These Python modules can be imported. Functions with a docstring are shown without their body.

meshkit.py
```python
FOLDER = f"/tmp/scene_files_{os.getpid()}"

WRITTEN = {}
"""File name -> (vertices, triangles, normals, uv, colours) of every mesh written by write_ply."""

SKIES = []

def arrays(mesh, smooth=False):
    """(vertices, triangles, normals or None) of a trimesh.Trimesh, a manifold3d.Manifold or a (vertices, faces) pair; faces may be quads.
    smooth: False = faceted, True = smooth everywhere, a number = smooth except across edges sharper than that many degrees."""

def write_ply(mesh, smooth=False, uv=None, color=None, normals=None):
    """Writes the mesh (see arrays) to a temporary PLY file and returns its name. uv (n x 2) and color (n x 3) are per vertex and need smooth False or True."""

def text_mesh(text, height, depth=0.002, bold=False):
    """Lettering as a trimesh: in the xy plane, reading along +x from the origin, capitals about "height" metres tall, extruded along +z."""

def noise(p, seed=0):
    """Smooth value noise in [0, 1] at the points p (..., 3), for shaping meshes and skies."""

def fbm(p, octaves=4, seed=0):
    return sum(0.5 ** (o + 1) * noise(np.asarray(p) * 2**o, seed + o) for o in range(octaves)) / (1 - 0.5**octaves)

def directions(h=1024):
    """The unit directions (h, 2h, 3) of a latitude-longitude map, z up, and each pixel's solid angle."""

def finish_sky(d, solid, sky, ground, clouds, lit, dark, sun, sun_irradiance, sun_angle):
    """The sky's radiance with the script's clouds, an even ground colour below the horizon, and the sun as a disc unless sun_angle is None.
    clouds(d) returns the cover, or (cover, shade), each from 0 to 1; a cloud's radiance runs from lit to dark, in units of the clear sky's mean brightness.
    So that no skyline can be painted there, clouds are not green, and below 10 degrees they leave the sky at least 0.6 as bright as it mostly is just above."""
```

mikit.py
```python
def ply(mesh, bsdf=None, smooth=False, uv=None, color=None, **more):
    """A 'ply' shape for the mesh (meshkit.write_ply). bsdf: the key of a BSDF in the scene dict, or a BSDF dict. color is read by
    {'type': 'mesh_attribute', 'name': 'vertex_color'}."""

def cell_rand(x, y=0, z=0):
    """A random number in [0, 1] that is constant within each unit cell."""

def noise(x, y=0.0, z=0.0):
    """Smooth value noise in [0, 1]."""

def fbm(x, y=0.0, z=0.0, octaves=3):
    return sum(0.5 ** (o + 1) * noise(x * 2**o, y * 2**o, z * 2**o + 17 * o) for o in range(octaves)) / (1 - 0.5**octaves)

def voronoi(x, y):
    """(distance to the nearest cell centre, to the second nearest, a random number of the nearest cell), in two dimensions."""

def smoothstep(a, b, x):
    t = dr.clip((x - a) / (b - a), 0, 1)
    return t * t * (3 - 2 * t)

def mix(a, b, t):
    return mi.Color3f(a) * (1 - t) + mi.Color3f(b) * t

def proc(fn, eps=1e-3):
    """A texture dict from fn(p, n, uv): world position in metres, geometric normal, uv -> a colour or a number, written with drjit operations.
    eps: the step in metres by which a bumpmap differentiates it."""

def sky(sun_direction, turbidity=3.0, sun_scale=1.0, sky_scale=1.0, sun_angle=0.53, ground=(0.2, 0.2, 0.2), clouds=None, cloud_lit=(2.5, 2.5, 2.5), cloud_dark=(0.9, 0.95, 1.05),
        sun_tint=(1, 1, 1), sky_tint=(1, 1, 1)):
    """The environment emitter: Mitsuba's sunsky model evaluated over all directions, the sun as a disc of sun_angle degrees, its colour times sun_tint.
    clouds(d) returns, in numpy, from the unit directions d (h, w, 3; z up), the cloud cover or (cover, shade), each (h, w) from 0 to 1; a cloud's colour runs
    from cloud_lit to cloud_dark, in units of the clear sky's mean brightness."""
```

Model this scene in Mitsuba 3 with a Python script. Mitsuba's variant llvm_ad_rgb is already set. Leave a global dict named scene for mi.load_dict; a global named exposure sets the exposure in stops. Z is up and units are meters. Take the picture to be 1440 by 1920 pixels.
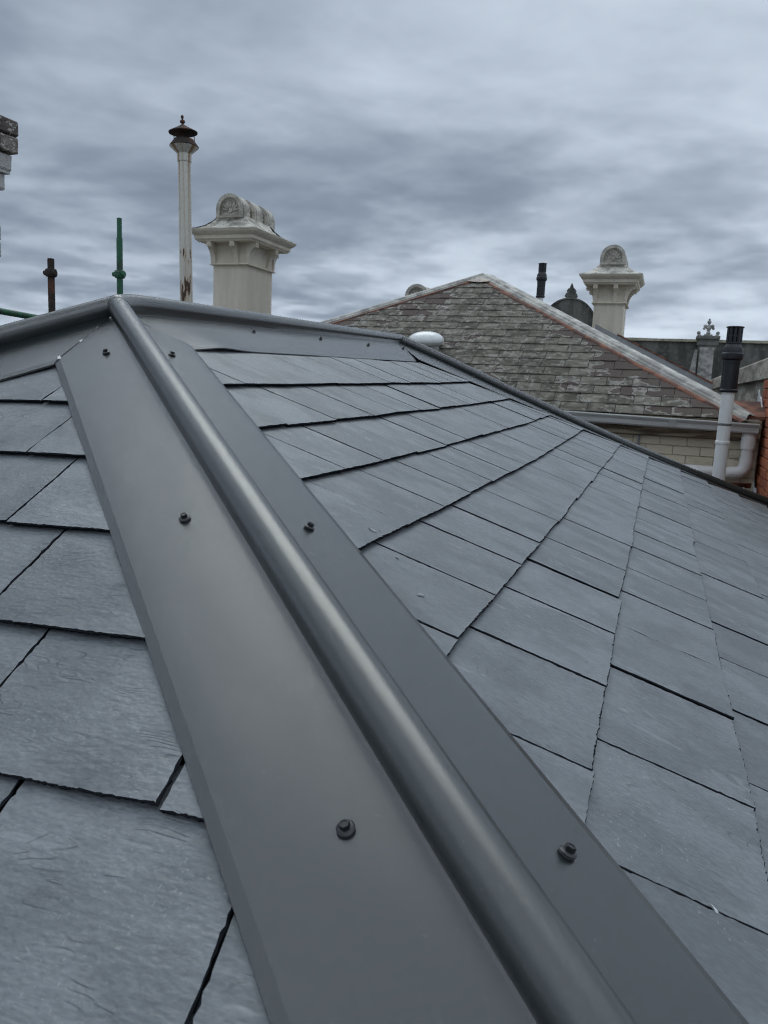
import math, random
import numpy as np, trimesh, mitsuba as mi, drjit as dr
import mikit, meshkit
from mikit import proc, noise, fbm, smoothstep, mix, ply
from shapely.geometry import Polygon, LineString, Point
from shapely import affinity
import mapbox_earcut as earcut

random.seed(7); rng = np.random.default_rng(7)
T = mi.ScalarTransform4f
scene, labels = {}, {}

# ------------------------------------------------------------------ camera
CAM = np.array([-1.728, -1.33, -0.16])
FWD = np.array([0.933, 0.323, -0.160]); UP = np.array([0.136, 0.095, 0.986])
scene['camera'] = {'type': 'thinlens', 'fov': 52.2, 'fov_axis': 'x', 'near_clip': 0.02, 'far_clip': 3000.0,
                   'aperture_radius': 0.0009, 'focus_distance': 1.5,
                   'to_world': T().look_at(origin=CAM.tolist(), target=(CAM + FWD).tolist(), up=UP.tolist())}

# ------------------------------------------------------------------ sky: a closed deck of grey stratocumulus
exposure = 2.5
def clouds(d):
    x, y, z = d[..., 0], d[..., 1], np.maximum(d[..., 2], 0)
    el = np.degrees(np.arcsin(np.clip(z, 0, 1)))
    k = 1.0 / (z + 0.125)
    ss = lambda lo, hi, v: (lambda t: t * t * (3 - 2 * t))(np.clip((v - lo) / (hi - lo), 0, 1))
    P = np.stack([(.94 * x + .33 * y) * k * 0.80 + 3.1, (.94 * y - .33 * x) * k * 0.60 + 9.2, 0 * x + 0.5], -1)
    Wp = np.stack([meshkit.fbm(P * 1.3 + 11, 4, 5), meshkit.fbm(P * 1.3 + 31, 4, 6), 0 * x], -1) - 0.5
    a = meshkit.fbm(P * 0.9 + 0.7 * Wp, 5, 1)
    b = ss(.28, .72, meshkit.fbm(P * [2.3, 2.6, 1] + 1.1 * Wp + 5, 6, 2))
    e = ss(.30, .70, meshkit.fbm(P * [5.0, 6.0, 1] + 2.0 * Wp, 6, 8))
    h = meshkit.fbm(P * [13, 15, 1] + 4.0 * Wp, 4, 12)
    f = np.clip((20 - el) / 14, 0, 1)
    t = 0.39 + 0.95 * (a - 0.5) + (0.20 + 0.14 * f) * (b - 0.5) + (0.08 + 0.28 * f) * (e - 0.5) + .20 * (h - .5)
    t = t + 0.44 * np.clip((6 - el) / 4.5, 0, 1) + 0.02 * np.clip((el - 12) / 12, 0, 1)
    t = 0.5 + 0.51 * np.tanh(2.1 * (t - 0.5))
    q = np.clip((el - 22) / 24, 0, 1); top = 1.0 + 1.3 * q * q * (3 - 2 * q)         # an overcast sky brightens upwards
    L = (0.115 + 0.34 * t) * top
    return np.ones_like(L), 1 - np.clip((L - 0.08) / 1.1, 0, 1)
SKY_K = 3.2
scene['sky_light'] = mikit.sky((0.52, 0.24, 0.80), turbidity=4, sun_scale=0.105, sun_tint=(0.80, 1.0, 1.22), sun_angle=38, clouds=clouds,
                               cloud_lit=tuple(SKY_K * v for v in (1.06, 1.17, 1.285)), cloud_dark=tuple(SKY_K * v for v in (0.054, 0.078, 0.116)), ground=(0.12, 0.12, 0.12))

# ------------------------------------------------------------------ materials
def principled(name, color, rough, bump=None, bscale=1.0, spec=0.5, **more):
    b = {'type': 'principled', 'base_color': color if isinstance(color, dict) else {'type': 'rgb', 'value': list(color)},
         'roughness': rough, 'specular': spec, **more}
    if bump is not None:
        b = {'type': 'bumpmap', 'arbitrary': bump, 'scale': bscale, 'bsdf': b}
    scene[name] = {'type': 'twosided', 'bsdf': b}
    return name

def slate_h(p, n, uv):
    x, y = uv.x, uv.y
    w = fbm(x * 6, y * 9, 3.0, 3)
    f = fbm(x * 7 + 0.7 * w, y * 34 + 1.0 * w, 0.0, 3) * 10
    fr = f - dr.floor(f)
    crack = smoothstep(0.42, 0.58, fr) - fr
    patch = smoothstep(0.60, 0.80, noise(x * 34 + 9, y * 52, 4.0))
    fine = fbm(x * 40, y * 180, 1.0, 3) * 0.068 + fbm(x * 200, y * 260, 6.0, 2) * 0.035
    return crack * 0.048 * patch + fine + 0.30 * fbm(x * 9, y * 14, 8.0, 2)
def slate_c(p, n, uv):
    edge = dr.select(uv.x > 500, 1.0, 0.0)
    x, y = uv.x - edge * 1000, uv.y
    t = fbm(x * 11, y * 16, 2.0, 4)
    col = mix((0.092, 0.103, 0.112), (0.126, 0.138, 0.149), smoothstep(0.3, 0.7, t))
    tone = mikit.cell_rand(dr.floor(uv.x / 10.0) + 0.5, 3.5)
    col = col * (0.90 + 0.20 * tone)
    col = col * (0.80 + 0.40 * fbm(x * 170, y * 420, 3.0, 2))
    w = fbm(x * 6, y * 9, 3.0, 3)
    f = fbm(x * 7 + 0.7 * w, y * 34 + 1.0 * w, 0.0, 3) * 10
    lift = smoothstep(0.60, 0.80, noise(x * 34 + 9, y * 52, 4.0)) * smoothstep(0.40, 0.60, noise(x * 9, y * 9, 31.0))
    crack = (1 - smoothstep(0.02, 0.09, dr.abs(f - dr.floor(f) - 0.5))) * lift        # overhang shade at open cleavage edges, put into the colour
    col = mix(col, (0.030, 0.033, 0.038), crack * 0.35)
    sc = fbm(x * 26 + 3 * noise(x * 8, y * 8, 5.0), y * 60, 4.0, 3)
    scuff = smoothstep(0.66, 0.80, sc) * smoothstep(0.52, 0.74, noise(x * 6.3, y * 6.3, 12.0))
    col = mix(col, (0.24, 0.25, 0.265), scuff * 0.28)
    spk = smoothstep(0.90, 0.93, noise(x * 330, y * 330, 2.0)) * smoothstep(0.35, 0.8, noise(x * 12, y * 12, 6.0))
    col = mix(col, (0.36, 0.37, 0.38), spk * 0.25)
    return mix(col, (0.017, 0.018, 0.021), edge)  # edge tint: darker broken stone plus painted-in shade of the undercut
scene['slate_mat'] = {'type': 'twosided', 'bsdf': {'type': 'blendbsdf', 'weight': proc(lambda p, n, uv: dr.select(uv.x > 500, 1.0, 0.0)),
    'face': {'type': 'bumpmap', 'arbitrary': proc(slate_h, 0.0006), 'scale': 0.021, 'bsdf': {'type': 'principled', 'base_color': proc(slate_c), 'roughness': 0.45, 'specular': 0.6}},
    'edge': {'type': 'diffuse', 'reflectance': {'type': 'rgb', 'value': [0.014, 0.016, 0.019]}}}}  # near-black so the shade under the dressed edges sits in the colour

def metal_c(p, n, uv):
    d = fbm(p.x * 30, p.y * 30, p.z * 30, 3)
    c_ = mix((0.016, 0.021, 0.022), (0.020, 0.025, 0.026), d)
    dust = smoothstep(0.885, 0.91, noise(p.x * 420, p.y * 420, p.z * 420)) * smoothstep(0.70, 0.85, noise(p.x * 46, p.y * 46, p.z * 46))
    scr = smoothstep(0.80, 0.88, noise(p.x * 60 + p.y * 30, p.y * 190 - p.x * 150, 3.0)) * smoothstep(0.70, 0.82, noise(p.x * 9, p.y * 9, 17.0))
    return mix(c_, (0.20, 0.21, 0.22), dust * 0.15 + scr * 0.02)
scene['cap_metal'] = {'type': 'twosided', 'bsdf': {'type': 'roughplastic', 'diffuse_reflectance': proc(metal_c), 'int_ior': 1.82, 'alpha': 0.105, 'nonlinear': False}}
principled('screw_metal', (0.012, 0.013, 0.015), 0.35)
principled('chip_stone', (0.19, 0.20, 0.215), 0.5)
principled('bare_edge', (0.62, 0.63, 0.64), 0.35, metallic=0.6)
principled('deck_mat', (0.035, 0.036, 0.038), 0.9)

def old_slate_c(p, n, uv):
    # uv.y carries the height up the slope in metres, uv.x the distance along it plus 20 per slate; purple slate with a weathered, peeling coat
    a, b = p.y, p.z
    i = dr.floor(uv.x / 20.0)
    r = mikit.cell_rand(i + 0.5, 1.5); r2 = mikit.cell_rand(i + 0.5, 8.5)
    ap = (b - 1.306) / -1.62
    right = (a + 2.05) - (1 - ap) * 3.14
    left = ((4.67 - a) - (1 - ap) * 3.58) * 0.8
    hip = dr.minimum(right, left)
    m = fbm(a * 2.3, b * 5.5, 2.0, 4) + 0.26 * (r - 0.5) + 0.55 * (fbm(a * 8, b * 24, 5.0, 4) - 0.5) + 0.03 + 0.26 * smoothstep(0.0, 0.8, hip) - 0.10 - 0.12 * smoothstep(0.30, 0.0, hip)
    cover = smoothstep(0.43, 0.475, m)
    rim = smoothstep(0.425, 0.45, m) * (1 - smoothstep(0.465, 0.52, m))
    g = fbm(a * 14, b * 34, 1.0, 4)
    coat = mix((0.050, 0.046, 0.037), (0.126, 0.117, 0.097), smoothstep(0.28, 0.72, g * 0.75 + 0.25 * r2))
    bare = mix((0.052, 0.040, 0.035), (0.088, 0.068, 0.060), r * 0.6 + 0.4 * g)
    c_ = mix(bare, coat, cover)
    c_ = mix(c_, (0.34, 0.33, 0.305), rim * 0.42)
    li = smoothstep(0.60, 0.72, fbm(a * 22, b * 50, 9.0, 3))
    return mix(c_, (0.27, 0.265, 0.24), li * 0.4 * cover)
principled('old_slate', proc(old_slate_c), 0.85, proc(lambda p, n, uv: fbm(p.x * 30, p.y * 30, p.z * 60, 3)), 0.004, spec=0.3)

def render_c(p, n, uv):     # cream painted cement render, streaked by rain
    s = fbm(p.x * 7 + p.y * 7, p.y * 5, p.z * 0.9, 4)
    g = fbm(p.x * 40, p.y * 40, p.z * 40, 3)
    c_ = mix((0.48, 0.435, 0.355), (0.56, 0.51, 0.425), smoothstep(0.3, 0.7, s))
    return mix(c_, (0.40, 0.36, 0.30), 0.3 * smoothstep(0.55, 0.75, g))
principled('cream_render', proc(render_c), 0.8, proc(lambda p, n, uv: fbm(p.x * 60, p.y * 60, p.z * 60, 3)), 0.002)
def lichen_c(p, n, uv):     # unpainted cement tops, lichen and soot
    g = fbm(p.x * 9, p.y * 9, p.z * 11, 5); h = fbm(p.x * 34, p.y * 34, p.z * 34, 3)
    c_ = mix((0.21, 0.20, 0.17), (0.44, 0.42, 0.37), smoothstep(0.34, 0.62, g))
    return mix(c_, (0.13, 0.125, 0.10), 0.55 * smoothstep(0.58, 0.74, h))
principled('lichen_cement', proc(lichen_c), 0.9, proc(lambda p, n, uv: fbm(p.x * 22, p.y * 22, p.z * 22, 4)), 0.012)
def pot_c(p, n, uv):
    g = fbm(p.x * 8, p.y * 8, p.z * 9, 4); h = fbm(p.x * 30, p.y * 30, p.z * 30, 3)
    c_ = mix((0.27, 0.255, 0.22), (0.42, 0.40, 0.35), smoothstep(0.3, 0.65, g))
    return mix(c_, (0.17, 0.16, 0.135), 0.45 * smoothstep(0.58, 0.74, h))
principled('pot_cement', proc(pot_c), 0.9)
def dark_c(p, n, uv):       # sooty cement render with vertical streaks
    s = fbm(p.x * 3 + 1, p.y * 5, p.z * 0.7, 4); g = fbm(p.x * 12, p.y * 12, p.z * 12, 4)
    c_ = mix((0.060, 0.060, 0.056), (0.150, 0.148, 0.138), smoothstep(0.35, 0.75, s))
    return mix(c_, (0.21, 0.205, 0.185), 0.35 * smoothstep(0.55, 0.75, g))
principled('sooty_cement', proc(dark_c), 0.92, proc(lambda p, n, uv: fbm(p.x * 18, p.y * 18, p.z * 18, 4)), 0.01)
principled('mossy_top', proc(lambda p, n, uv: mix((0.13, 0.13, 0.09), (0.50, 0.47, 0.38), fbm(p.x * 12, p.y * 12, p.z * 12, 4))), 0.95)
def stone_c(p, n, uv):
    g = fbm(p.x * 10, p.y * 10, p.z * 10, 4)
    return mix((0.18, 0.178, 0.170), (0.37, 0.365, 0.35), smoothstep(0.3, 0.7, g))
principled('grey_stone', proc(stone_c), 0.9, proc(lambda p, n, uv: fbm(p.x * 25, p.y * 25, p.z * 25, 3)), 0.008)
def coping_c(p, n, uv):
    s = fbm(p.x * 2, p.y * 8, p.z * 9, 4); g = fbm(p.x * 20, p.y * 20, p.z * 20, 3)
    c_ = mix((0.16, 0.145, 0.12), (0.33, 0.31, 0.27), smoothstep(0.3, 0.7, s))
    return mix(c_, (0.10, 0.095, 0.075), 0.5 * smoothstep(0.5, 0.7, g))
principled('coping_cement', proc(coping_c), 0.9, proc(lambda p, n, uv: fbm(p.x * 30, p.y * 30, p.z * 30, 3)), 0.006)
def creambrick_c(p, n, uv):
    i = dr.floor(uv.x / 20.0); r = mikit.cell_rand(i + 0.5, 2.5)
    s = fbm(p.y * 6, p.z * 3, 2.0, 4)
    c_ = mix((0.55, 0.49, 0.37), (0.69, 0.63, 0.50), r * 0.5 + 0.5 * s)
    return mix(c_, (0.30, 0.26, 0.20), 0.4 * smoothstep(0.55, 0.75, fbm(p.y * 9, p.z * 26, 4.0, 4)))
principled('cream_brick', proc(creambrick_c), 0.75, proc(lambda p, n, uv: fbm(p.x * 50, p.y * 50, p.z * 50, 3)), 0.003)
principled('cream_mortar', (0.40, 0.37, 0.31), 0.9)
def redbrick_c(p, n, uv):
    i = dr.floor(uv.x / 20.0); r = mikit.cell_rand(i + 0.5, 4.5)
    g = fbm(p.x * 26, p.y * 26, p.z * 26, 3)
    c_ = mix((0.20, 0.062, 0.032), (0.40, 0.13, 0.060), r)
    return mix(c_, (0.13, 0.05, 0.034), 0.6 * smoothstep(0.5, 0.72, g))
principled('red_brick', proc(redbrick_c), 0.85, proc(lambda p, n, uv: fbm(p.x * 60, p.y * 60, p.z * 60, 3)), 0.004)
principled('red_mortar', (0.22, 0.155, 0.115), 0.95)
def greybrick_c(p, n, uv):  # grey painted chimney bricks; the two top courses have lost the paint
    top = smoothstep(0.90, 0.93, p.z)
    g = fbm(p.x * 30, p.y * 30, p.z * 30, 4); h = fbm(p.x * 70, p.y * 70, p.z * 70, 3)
    i = dr.floor(uv.x / 20.0); r = mikit.cell_rand(i + 0.5, 6.5)
    paint = mix((0.33, 0.33, 0.325), (0.43, 0.43, 0.42), g)
    bare = mix((0.075, 0.062, 0.056), (0.20, 0.175, 0.155), smoothstep(0.35, 0.65, g * 0.7 + r * 0.3))
    bare = mix(bare, (0.45, 0.43, 0.40), 0.8 * smoothstep(0.56, 0.68, h))
    return mix(paint, bare, top)
principled('grey_brick', proc(greybrick_c), 0.9, proc(lambda p, n, uv: fbm(p.x * 80, p.y * 80, p.z * 80, 4)), 0.006)
def flue_c(p, n, uv):       # white painted iron, rust running down and flaking near the foot
    a = uv.x * 6.2832
    s = fbm(dr.cos(a) * 3 + 3, dr.sin(a) * 3 + 3, p.z * 0.5, 4)
    c_ = mix((0.52, 0.50, 0.45), (0.40, 0.36, 0.29), smoothstep(0.4, 0.65, s))
    c_ = mix(c_, (0.23, 0.12, 0.06), 0.8 * smoothstep(0.52, 0.66, s) * smoothstep(1.55, 1.92, p.z))
    fl = fbm(dr.cos(a) * 2.2 + 5, dr.sin(a) * 2.2 + 5, p.z * 6, 4)
    side = smoothstep(0.2, 0.9, dr.cos(a - 3.75))
    m = smoothstep(0.645, 0.67, fl + 0.15 * side - 0.30 * smoothstep(0.80, 1.25, p.z)) * side
    ring = smoothstep(0.59, 0.645, fl + 0.15 * side - 0.30 * smoothstep(0.80, 1.25, p.z)) * side
    c_ = mix(c_, (0.36, 0.24, 0.13), ring * 0.6)
    return mix(c_, (0.050, 0.028, 0.018), m)
principled('flue_paint', proc(flue_c), 0.6, spec=0.4)
def rust_c(p, n, uv):
    g = fbm(p.x * 12, p.y * 12, p.z * 12, 4)
    return mix((0.022, 0.016, 0.014), (0.080, 0.034, 0.020), smoothstep(0.42, 0.75, g))
principled('rusty_iron', proc(rust_c), 0.85, proc(lambda p, n, uv: fbm(p.x * 50, p.y * 50, p.z * 50, 3)), 0.003)
principled('rust_sheet', proc(lambda p, n, uv: mix((0.070, 0.032, 0.024), (0.20, 0.082, 0.050), smoothstep(0.35, 0.7, fbm(p.x * 12, p.y * 12, p.z * 18, 5)))), 0.8)
def flash_c(p, n, uv):      # galvanised hip flashing, white bloom and rust at the lower edge
    g = fbm(p.x * 6, p.y * 6, p.z * 6, 4)
    c_ = mix((0.17, 0.165, 0.155), (0.38, 0.37, 0.335), smoothstep(0.35, 0.65, fbm(p.x * 9, p.y * 9, p.z * 9, 5)))
    r = smoothstep(0.52, 0.68, fbm(p.x * 5 + 3, p.y * 5, p.z * 5, 4) + 0.22 * smoothstep(0.45, 0.02, uv.y))
    return mix(c_, (0.25, 0.15, 0.10), r * 0.55 * smoothstep(0.5, 0.05, uv.y))
principled('old_flashing', proc(flash_c), 0.55, spec=0.5)
principled('zinc_grey', proc(lambda p, n, uv: mix((0.16, 0.17, 0.18), (0.26, 0.27, 0.28), fbm(p.x * 8, p.y * 8, p.z * 8, 3))), 0.6)
principled('gutter_paint', proc(lambda p, n, uv: mix((0.36, 0.37, 0.36), (0.50, 0.51, 0.49), fbm(p.x * 4, p.y * 4, p.z * 20, 3))), 0.5)
def fascia_c(p, n, uv):
    g = fbm(p.x * 5, p.y * 4, p.z * 26, 4)
    return mix((0.10, 0.075, 0.05), (0.34, 0.28, 0.20), smoothstep(0.3, 0.62, g))
principled('dirty_fascia', proc(fascia_c), 0.8)
principled('white_plastic', proc(lambda p, n, uv: mix((0.62, 0.62, 0.60), (0.72, 0.72, 0.71), fbm(p.x * 8, p.y * 8, p.z * 3, 3))), 0.35)
principled('grey_seal', (0.12, 0.12, 0.12), 0.6)
principled('black_plastic', (0.008, 0.009, 0.013), 0.45)
principled('dome_plastic', proc(lambda p, n, uv: mix((0.50, 0.52, 0.52), (0.62, 0.63, 0.63), fbm(p.x * 9, p.y * 9, p.z * 5, 3))), 0.22)
def green_c(p, n, uv):
    g = fbm(p.x * 25, p.y * 25, p.z * 10, 4)
    return mix((0.008, 0.085, 0.040), (0.014, 0.042, 0.026), smoothstep(0.45, 0.7, g))
principled('green_paint', proc(green_c), 0.45)
principled('lead', proc(lambda p, n, uv: mix((0.40, 0.42, 0.45), (0.62, 0.64, 0.66), fbm(p.x * 14, p.y * 14, p.z * 14, 3))), 0.5)
principled('ground_mat', proc(lambda p, n, uv: mix((0.10, 0.10, 0.095), (0.17, 0.165, 0.15), fbm(p.x * 0.3, p.y * 0.3, 0.0, 4))), 0.95)

# ------------------------------------------------------------------ mesh helpers
counts = {}
def numbered(key):
    n = counts.get(key, 0); counts[key] = n + 1
    return key if n == 0 else f'{key}_{n:03d}'
def put(key, mesh, bsdf, smooth=False, uv=None, **more):
    key = numbered(key)
    scene[key] = ply(mesh, bsdf, smooth, uv=uv, **more)
    return key
def tag(key, label, category=None, group=None, kind=None):
    d = {'label': label}
    if category: d['category'] = category
    if group: d['group'] = group
    if kind: d['kind'] = kind
    labels[key] = d

def cat(*ms):
    return trimesh.util.concatenate([m for m in ms])
def box(x0, x1, y0, y1, z0, z1, ch=0.0):
    if ch <= 0:
        m = trimesh.creation.box(extents=(x1 - x0, y1 - y0, z1 - z0)); m.apply_translation(((x0 + x1) / 2, (y0 + y1) / 2, (z0 + z1) / 2)); return m
    pts = []
    for sx in (0, 1):
        for sy in (0, 1):
            for sz in (0, 1):
                X, Y, Z = (x1 if sx else x0), (y1 if sy else y0), (z1 if sz else z0)
                dx, dy, dz = (ch if not sx else -ch), (ch if not sy else -ch), (ch if not sz else -ch)
                pts += [(X + dx, Y + dy, Z), (X + dx, Y, Z + dz), (X, Y + dy, Z + dz)]
    return trimesh.Trimesh(*hull(pts), process=False)
def hull(pts):
    h = trimesh.convex.convex_hull(np.asarray(pts, float)); return h.vertices, h.faces
def lathe(prof, seg=28, base=(0, 0, 0), axis=(0, 0, 1), cap=True):
    """prof: list of (r, z) bottom to top, closed by discs."""
    pr = list(prof)
    if cap:
        pr = [(0.0, pr[0][1])] + pr + [(0.0, pr[-1][1])]
    a = np.arange(seg) * 2 * np.pi / seg
    V, F = [], []
    for r, z in pr:
        V.append(np.stack([r * np.cos(a), r * np.sin(a), np.full(seg, z)], 1))
    for i in range(len(pr) - 1):
        for j in range(seg):
            k = (j + 1) % seg
            p, q_, r_, s_ = i * seg + j, i * seg + k, (i + 1) * seg + k, (i + 1) * seg + j
            if pr[i][0] > 0: F.append((p, q_, r_))
            if pr[i + 1][0] > 0 or pr[i][0] == 0: F.append((p, r_, s_))
    V = np.vstack(V)
    z = np.asarray(axis, float); z /= np.linalg.norm(z)
    x = np.cross(z, [0, 0, 1] if abs(z[2]) < 0.9 else [1, 0, 0]); x /= np.linalg.norm(x)
    if abs(z[2]) > 0.999: x = np.array([1.0, 0, 0])
    R = np.stack([x, np.cross(z, x), z], 1)
    m = trimesh.Trimesh(V @ R.T + np.asarray(base, float), np.array(F), process=False)
    return trimesh.Trimesh(m.vertices, m.faces[m.area_faces > 1e-12], process=False)
def tube(p0, p1, r, seg=20):
    p0, p1 = np.asarray(p0, float), np.asarray(p1, float)
    return lathe([(r, 0), (r, np.linalg.norm(p1 - p0))], seg, p0, p1 - p0)
def pipe_path(pts, r, seg=18):
    pts = np.asarray(pts, float); t = np.gradient(pts, axis=0); t /= np.linalg.norm(t, axis=1, keepdims=True)
    a = np.arange(seg) * 2 * np.pi / seg
    n0 = np.array([1.0, 0, 0]) if abs(t[0][0]) < 0.9 else np.array([0, 1.0, 0])
    V = []
    for p, d in zip(pts, t):
        u = n0 - d * (n0 @ d); u /= np.linalg.norm(u); v = np.cross(d, u)
        V.append(p + r * (np.cos(a)[:, None] * u + np.sin(a)[:, None] * v))
    F = []
    for i in range(len(pts) - 1):
        for j in range(seg):
            k = (j + 1) % seg
            F += [(i * seg + j, i * seg + k, (i + 1) * seg + k), (i * seg + j, (i + 1) * seg + k, (i + 1) * seg + j)]
    return trimesh.Trimesh(np.vstack(V), np.array(F), process=False)
def ring_loft(rects, levels):
    """stacked rectangles: levels = [(offset, z)], rects = (x0, x1, y0, y1); closed at both ends."""
    x0, x1, y0, y1 = rects; V, F = [], []
    for o, z in levels:
        V += [(x0 - o, y0 - o, z), (x1 + o, y0 - o, z), (x1 + o, y1 + o, z), (x0 - o, y1 + o, z)]
    for i in range(len(levels) - 1):
        for j in range(4):
            k = (j + 1) % 4
            F += [(4 * i + j, 4 * i + k, 4 * i + 4 + k), (4 * i + j, 4 * i + 4 + k, 4 * i + 4 + j)]
    n = 4 * (len(levels) - 1)
    F += [(0, 2, 1), (0, 3, 2), (n, n + 1, n + 2), (n, n + 2, n + 3)]
    return trimesh.Trimesh(np.array(V, float), np.array(F), process=False)
def tri2d(poly):
    rings = [np.asarray(poly.exterior.coords)[:-1]] + [np.asarray(r.coords)[:-1] for r in poly.interiors]
    v = np.vstack(rings); e = np.cumsum([len(r) for r in rings]).astype(np.uint32)
    f = earcut.triangulate_float64(v, e).reshape(-1, 3).astype(int)
    a = v[f[:, 0]]; b = v[f[:, 1]] - a; c_ = v[f[:, 2]] - a
    flip = b[:, 0] * c_[:, 1] - b[:, 1] * c_[:, 0] < 0
    f[flip] = f[flip][:, ::-1]
    return v, f, rings
def extrude(poly, h, O=(0, 0, 0), X=(1, 0, 0), Y=(0, 1, 0)):
    """a polygon in the plane (O; X, Y), pushed h along X x Y."""
    poly = poly if poly.exterior.is_ccw else Polygon(list(poly.exterior.coords)[::-1], [list(r.coords) for r in poly.interiors])
    v, f, rings = tri2d(poly); n = len(v)
    O, X, Y = (np.asarray(k, float) for k in (O, X, Y)); Z = np.cross(X, Y)
    P = O + v[:, :1] * X + v[:, 1:] * Y
    V = np.vstack([P, P + h * Z]); F = [f[:, ::-1], f + n]; s = 0
    for r in rings:
        m = len(r); i = np.arange(m); j = (i + 1) % m; i, j = i + s, j + s
        area = np.sum(r[:, 0] * np.roll(r[:, 1], -1) - r[:, 1] * np.roll(r[:, 0], -1))
        q1, q2 = np.stack([i, j, j + n], 1), np.stack([i, j + n, i + n], 1)
        inner = s > 0
        if (area < 0) != inner: q1, q2 = q1[:, ::-1], q2[:, ::-1]
        if inner and area > 0: pass
        F += [q1, q2]; s += m
    return trimesh.Trimesh(V, np.vstack(F), process=False)
def grid_mesh(G):
    """G[rows, cols, 3] -> mesh of quads."""
    G = np.asarray(G, float); a, b = G.shape[:2]
    i, j = np.meshgrid(np.arange(a - 1), np.arange(b - 1), indexing='ij')
    p = (i * b + j).ravel()
    F = np.vstack([np.stack([p, p + b, p + b + 1], 1), np.stack([p, p + b + 1, p + 1], 1)])
    return trimesh.Trimesh(G.reshape(-1, 3), F, process=False)

# ------------------------------------------------------------------ THE NEW SLATE ROOF (its own frame: ridge along x from the apex; the frame is a hair out of level)
M = np.array([[1.0, -0.0054, -0.0143], [0.0050, 1.0, 0.0283], [0.0142, -0.0283, 1.0]])
TA, TB = 0.4534, 0.4731
CA, CB = 1 / math.hypot(1, TA), 1 / math.hypot(1, TB); SA, SB = TA * CA, TB * CB
NR, NL = np.array([0, -SA, CA]), np.array([-SB, 0, CB])
def W(P):
    return CAM + (np.asarray(P, float) - CAM) @ M.T
def SR(u, d, n=0.0):
    u, d, n = np.broadcast_arrays(np.asarray(u, float), d, n)
    return np.stack([u, -d * CA, -d * SA], -1) + n[..., None] * NR
def SL(v, d, n=0.0):
    v, d, n = np.broadcast_arrays(np.asarray(v, float), d, n)
    return np.stack([-d * CB, v, -d * SB], -1) + n[..., None] * NL
HIP = np.array([-TA / TB, -1, -TA]); HIP /= np.linalg.norm(HIP)          # the hip that runs down past the camera
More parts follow.
